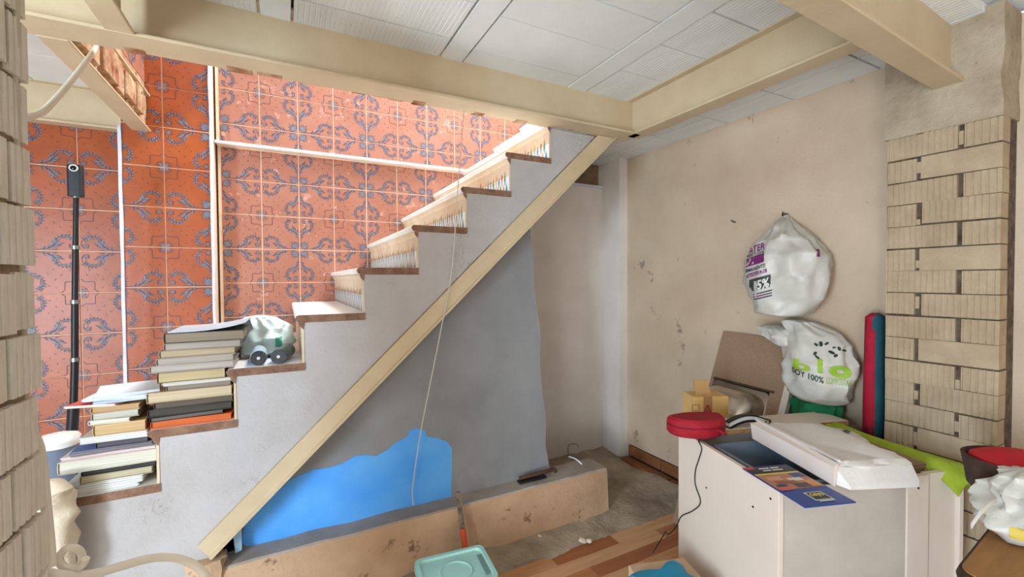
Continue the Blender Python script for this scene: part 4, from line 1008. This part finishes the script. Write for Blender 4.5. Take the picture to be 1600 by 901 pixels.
# ------------------------------------------------------------------ table, basket and bag at the right edge; carton at the bottom
tz=-.60; tbl=thing('wooden_table','brown wooden table with dark edge at the right front','table',(1.6,.05,FL),.09)
c0=Vector((1.6,.05,FL)); th=tz-FL
def TT(x0,x1,y0,y1,r,z_): return rr2(x0-c0.x,x1-c0.x,y0-c0.y,y1-c0.y,r,z_)
link('table_top',MB().loft([TT(1.245,1.96,-.35,.395,.03,th-.004),TT(1.245,1.96,-.35,.395,.03,th)]),mat('brown_oak',(168,122,70),(148,102,54),7,.6,.2,60,stretch=(1,6,1)),tbl)
link('dark_edge',MB().loft([TT(1.238,1.967,-.357,.402,.036,th-.028),TT(1.236,1.97,-.36,.404,.036,th-.015),TT(1.24,1.965,-.355,.40,.034,th-.003)]),flat((52,38,28),.5),tbl)
for x,y in ((1.28,-.30),(1.93,-.30),(1.28,.35),(1.93,.35)): link('leg',MB().box(x-c0.x-.02,x-c0.x+.02,y-c0.y-.02,y-c0.y+.02,0,th-.028),flat((70,50,36),.6),tbl)
bk=thing('felt_basket','dark brown felt basket with red cloth on the wooden table','basket',(1.665,.385,tz+.0005))
link('basket_wall',MB().lathe([(.06,0),(.095,.05),(.104,.11),(.107,.125),(.10,.128),(.095,.11),(.085,.05),(.055,.01)],seg=28),mat('brown_felt',(80,60,50),(64,46,38),30,.95,.5,120),bk,smooth=True)
tag(link('red_cloth',blob([(0,.05,.05,0,0),(.03,.08,.08,0,0),(.055,.078,.075,0,0),(.075,.03,.03,0,0)],amp=.012,seed=4,freq=12,n=14),flat((186,28,40),.8),smooth=.8),'red cloth bundled inside the felt basket','cloth').location=(1.665,.385,tz+.075)
p=at(1597,800,Z=tz+.07); wb=thing('printed_white_bag','white plastic bag with blue and yellow marks lying before the basket','plastic bag',(1.49,.335,tz+.0005))
o=link('bag_body',blob([(0,.035,.035,0,0),(.03,.055,.055,0,0),(.07,.06,.055,.0,.0),(.11,.05,.045,.0,.0),(.145,.03,.03,.01,.0),(.155,.01,.01,.01,.0)],amp=.03,seed=17,freq=17,n=26,pleat=.35),M_bag,wb,smooth=.8)
bv=bvh_of(o); n=Vector((-.96,-.2,.1)).normalized(); rr=Vector((.2,-.96,0)).normalized()
patch([(.0,.07),(.03,.06),(.05,.075),(.03,.09)],flat((30,54,110),.5),wb,(0,0,0),rr,(0,0,1),n,bv,.003); patch(rect(-.02,.03,.015,.04),flat((206,180,80),.5),wb,(0,0,0),rr,(0,0,1),n,bv,.003)
sp=[at(u,v,Z=zz)-Vector((1.49,.335,tz+.0005)) for u,v,zz in ((1556,782,tz+.09),(1545,789,tz+.095),(1532,802,tz+.085),(1518,822,tz+.06))]
link('strap',MB().loft([[p+Vector((0,0,-.006)),p+Vector((.002,.002,-.006)),p+Vector((.002,.002,.006)),p+Vector((0,0,.006))] for p in sp]),flat((226,222,214),.5),wb)
P0_=at(1079,866,Z=FL+.27); cxv=(at(1041,884,Z=FL+.27)-P0_); ca=math.atan2(cxv.y,cxv.x)-math.pi; ca=TH; P0_=P0_+Vector((-.035,0,0)); cc=P0_+Matrix.Rotation(ca,3,'Z')@Vector((-.11,-.11,0))
ct=thing('cardboard_carton','small cardboard carton at the foot of the white cabinet','carton',(cc.x,cc.y,FL),ca)
link('carton_body',MB().box(-.11,.11,-.11,.11,0,.27),mat('plain_cardboard',(206,176,142),(192,160,126),9,.85,.15,80),ct,bevel=.002)
pk2=thing('teal_pack','teal printed plastic pack lying on the small carton','pack',tuple(cc+Matrix.Rotation(ca,3,'Z')@Vector((-.03,-.04,.0005))),ca+.3)
o=link('pack_body',rbox(.10,.085,.035,.02,0,.25,7),[flat((24,128,160),.35)],pk2,smooth=.7)
patch(rect(-.09,-.02,-.05,.03),flat((60,66,92),.35),pk2,(0,0,0),(1,0,0),(0,1,0),(0,0,1),bvh_of(o),.002); patch(rect(-.06,-.045,-.03,.01),flat((206,88,56),.35),pk2,(0,0,0),(1,0,0),(0,1,0),(0,0,1),bvh_of(o),.004); patch(rect(.0,.04,-.06,-.03),flat((214,230,236),.35),pk2,(0,0,0),(1,0,0),(0,1,0),(0,0,1),bvh_of(o),.004)
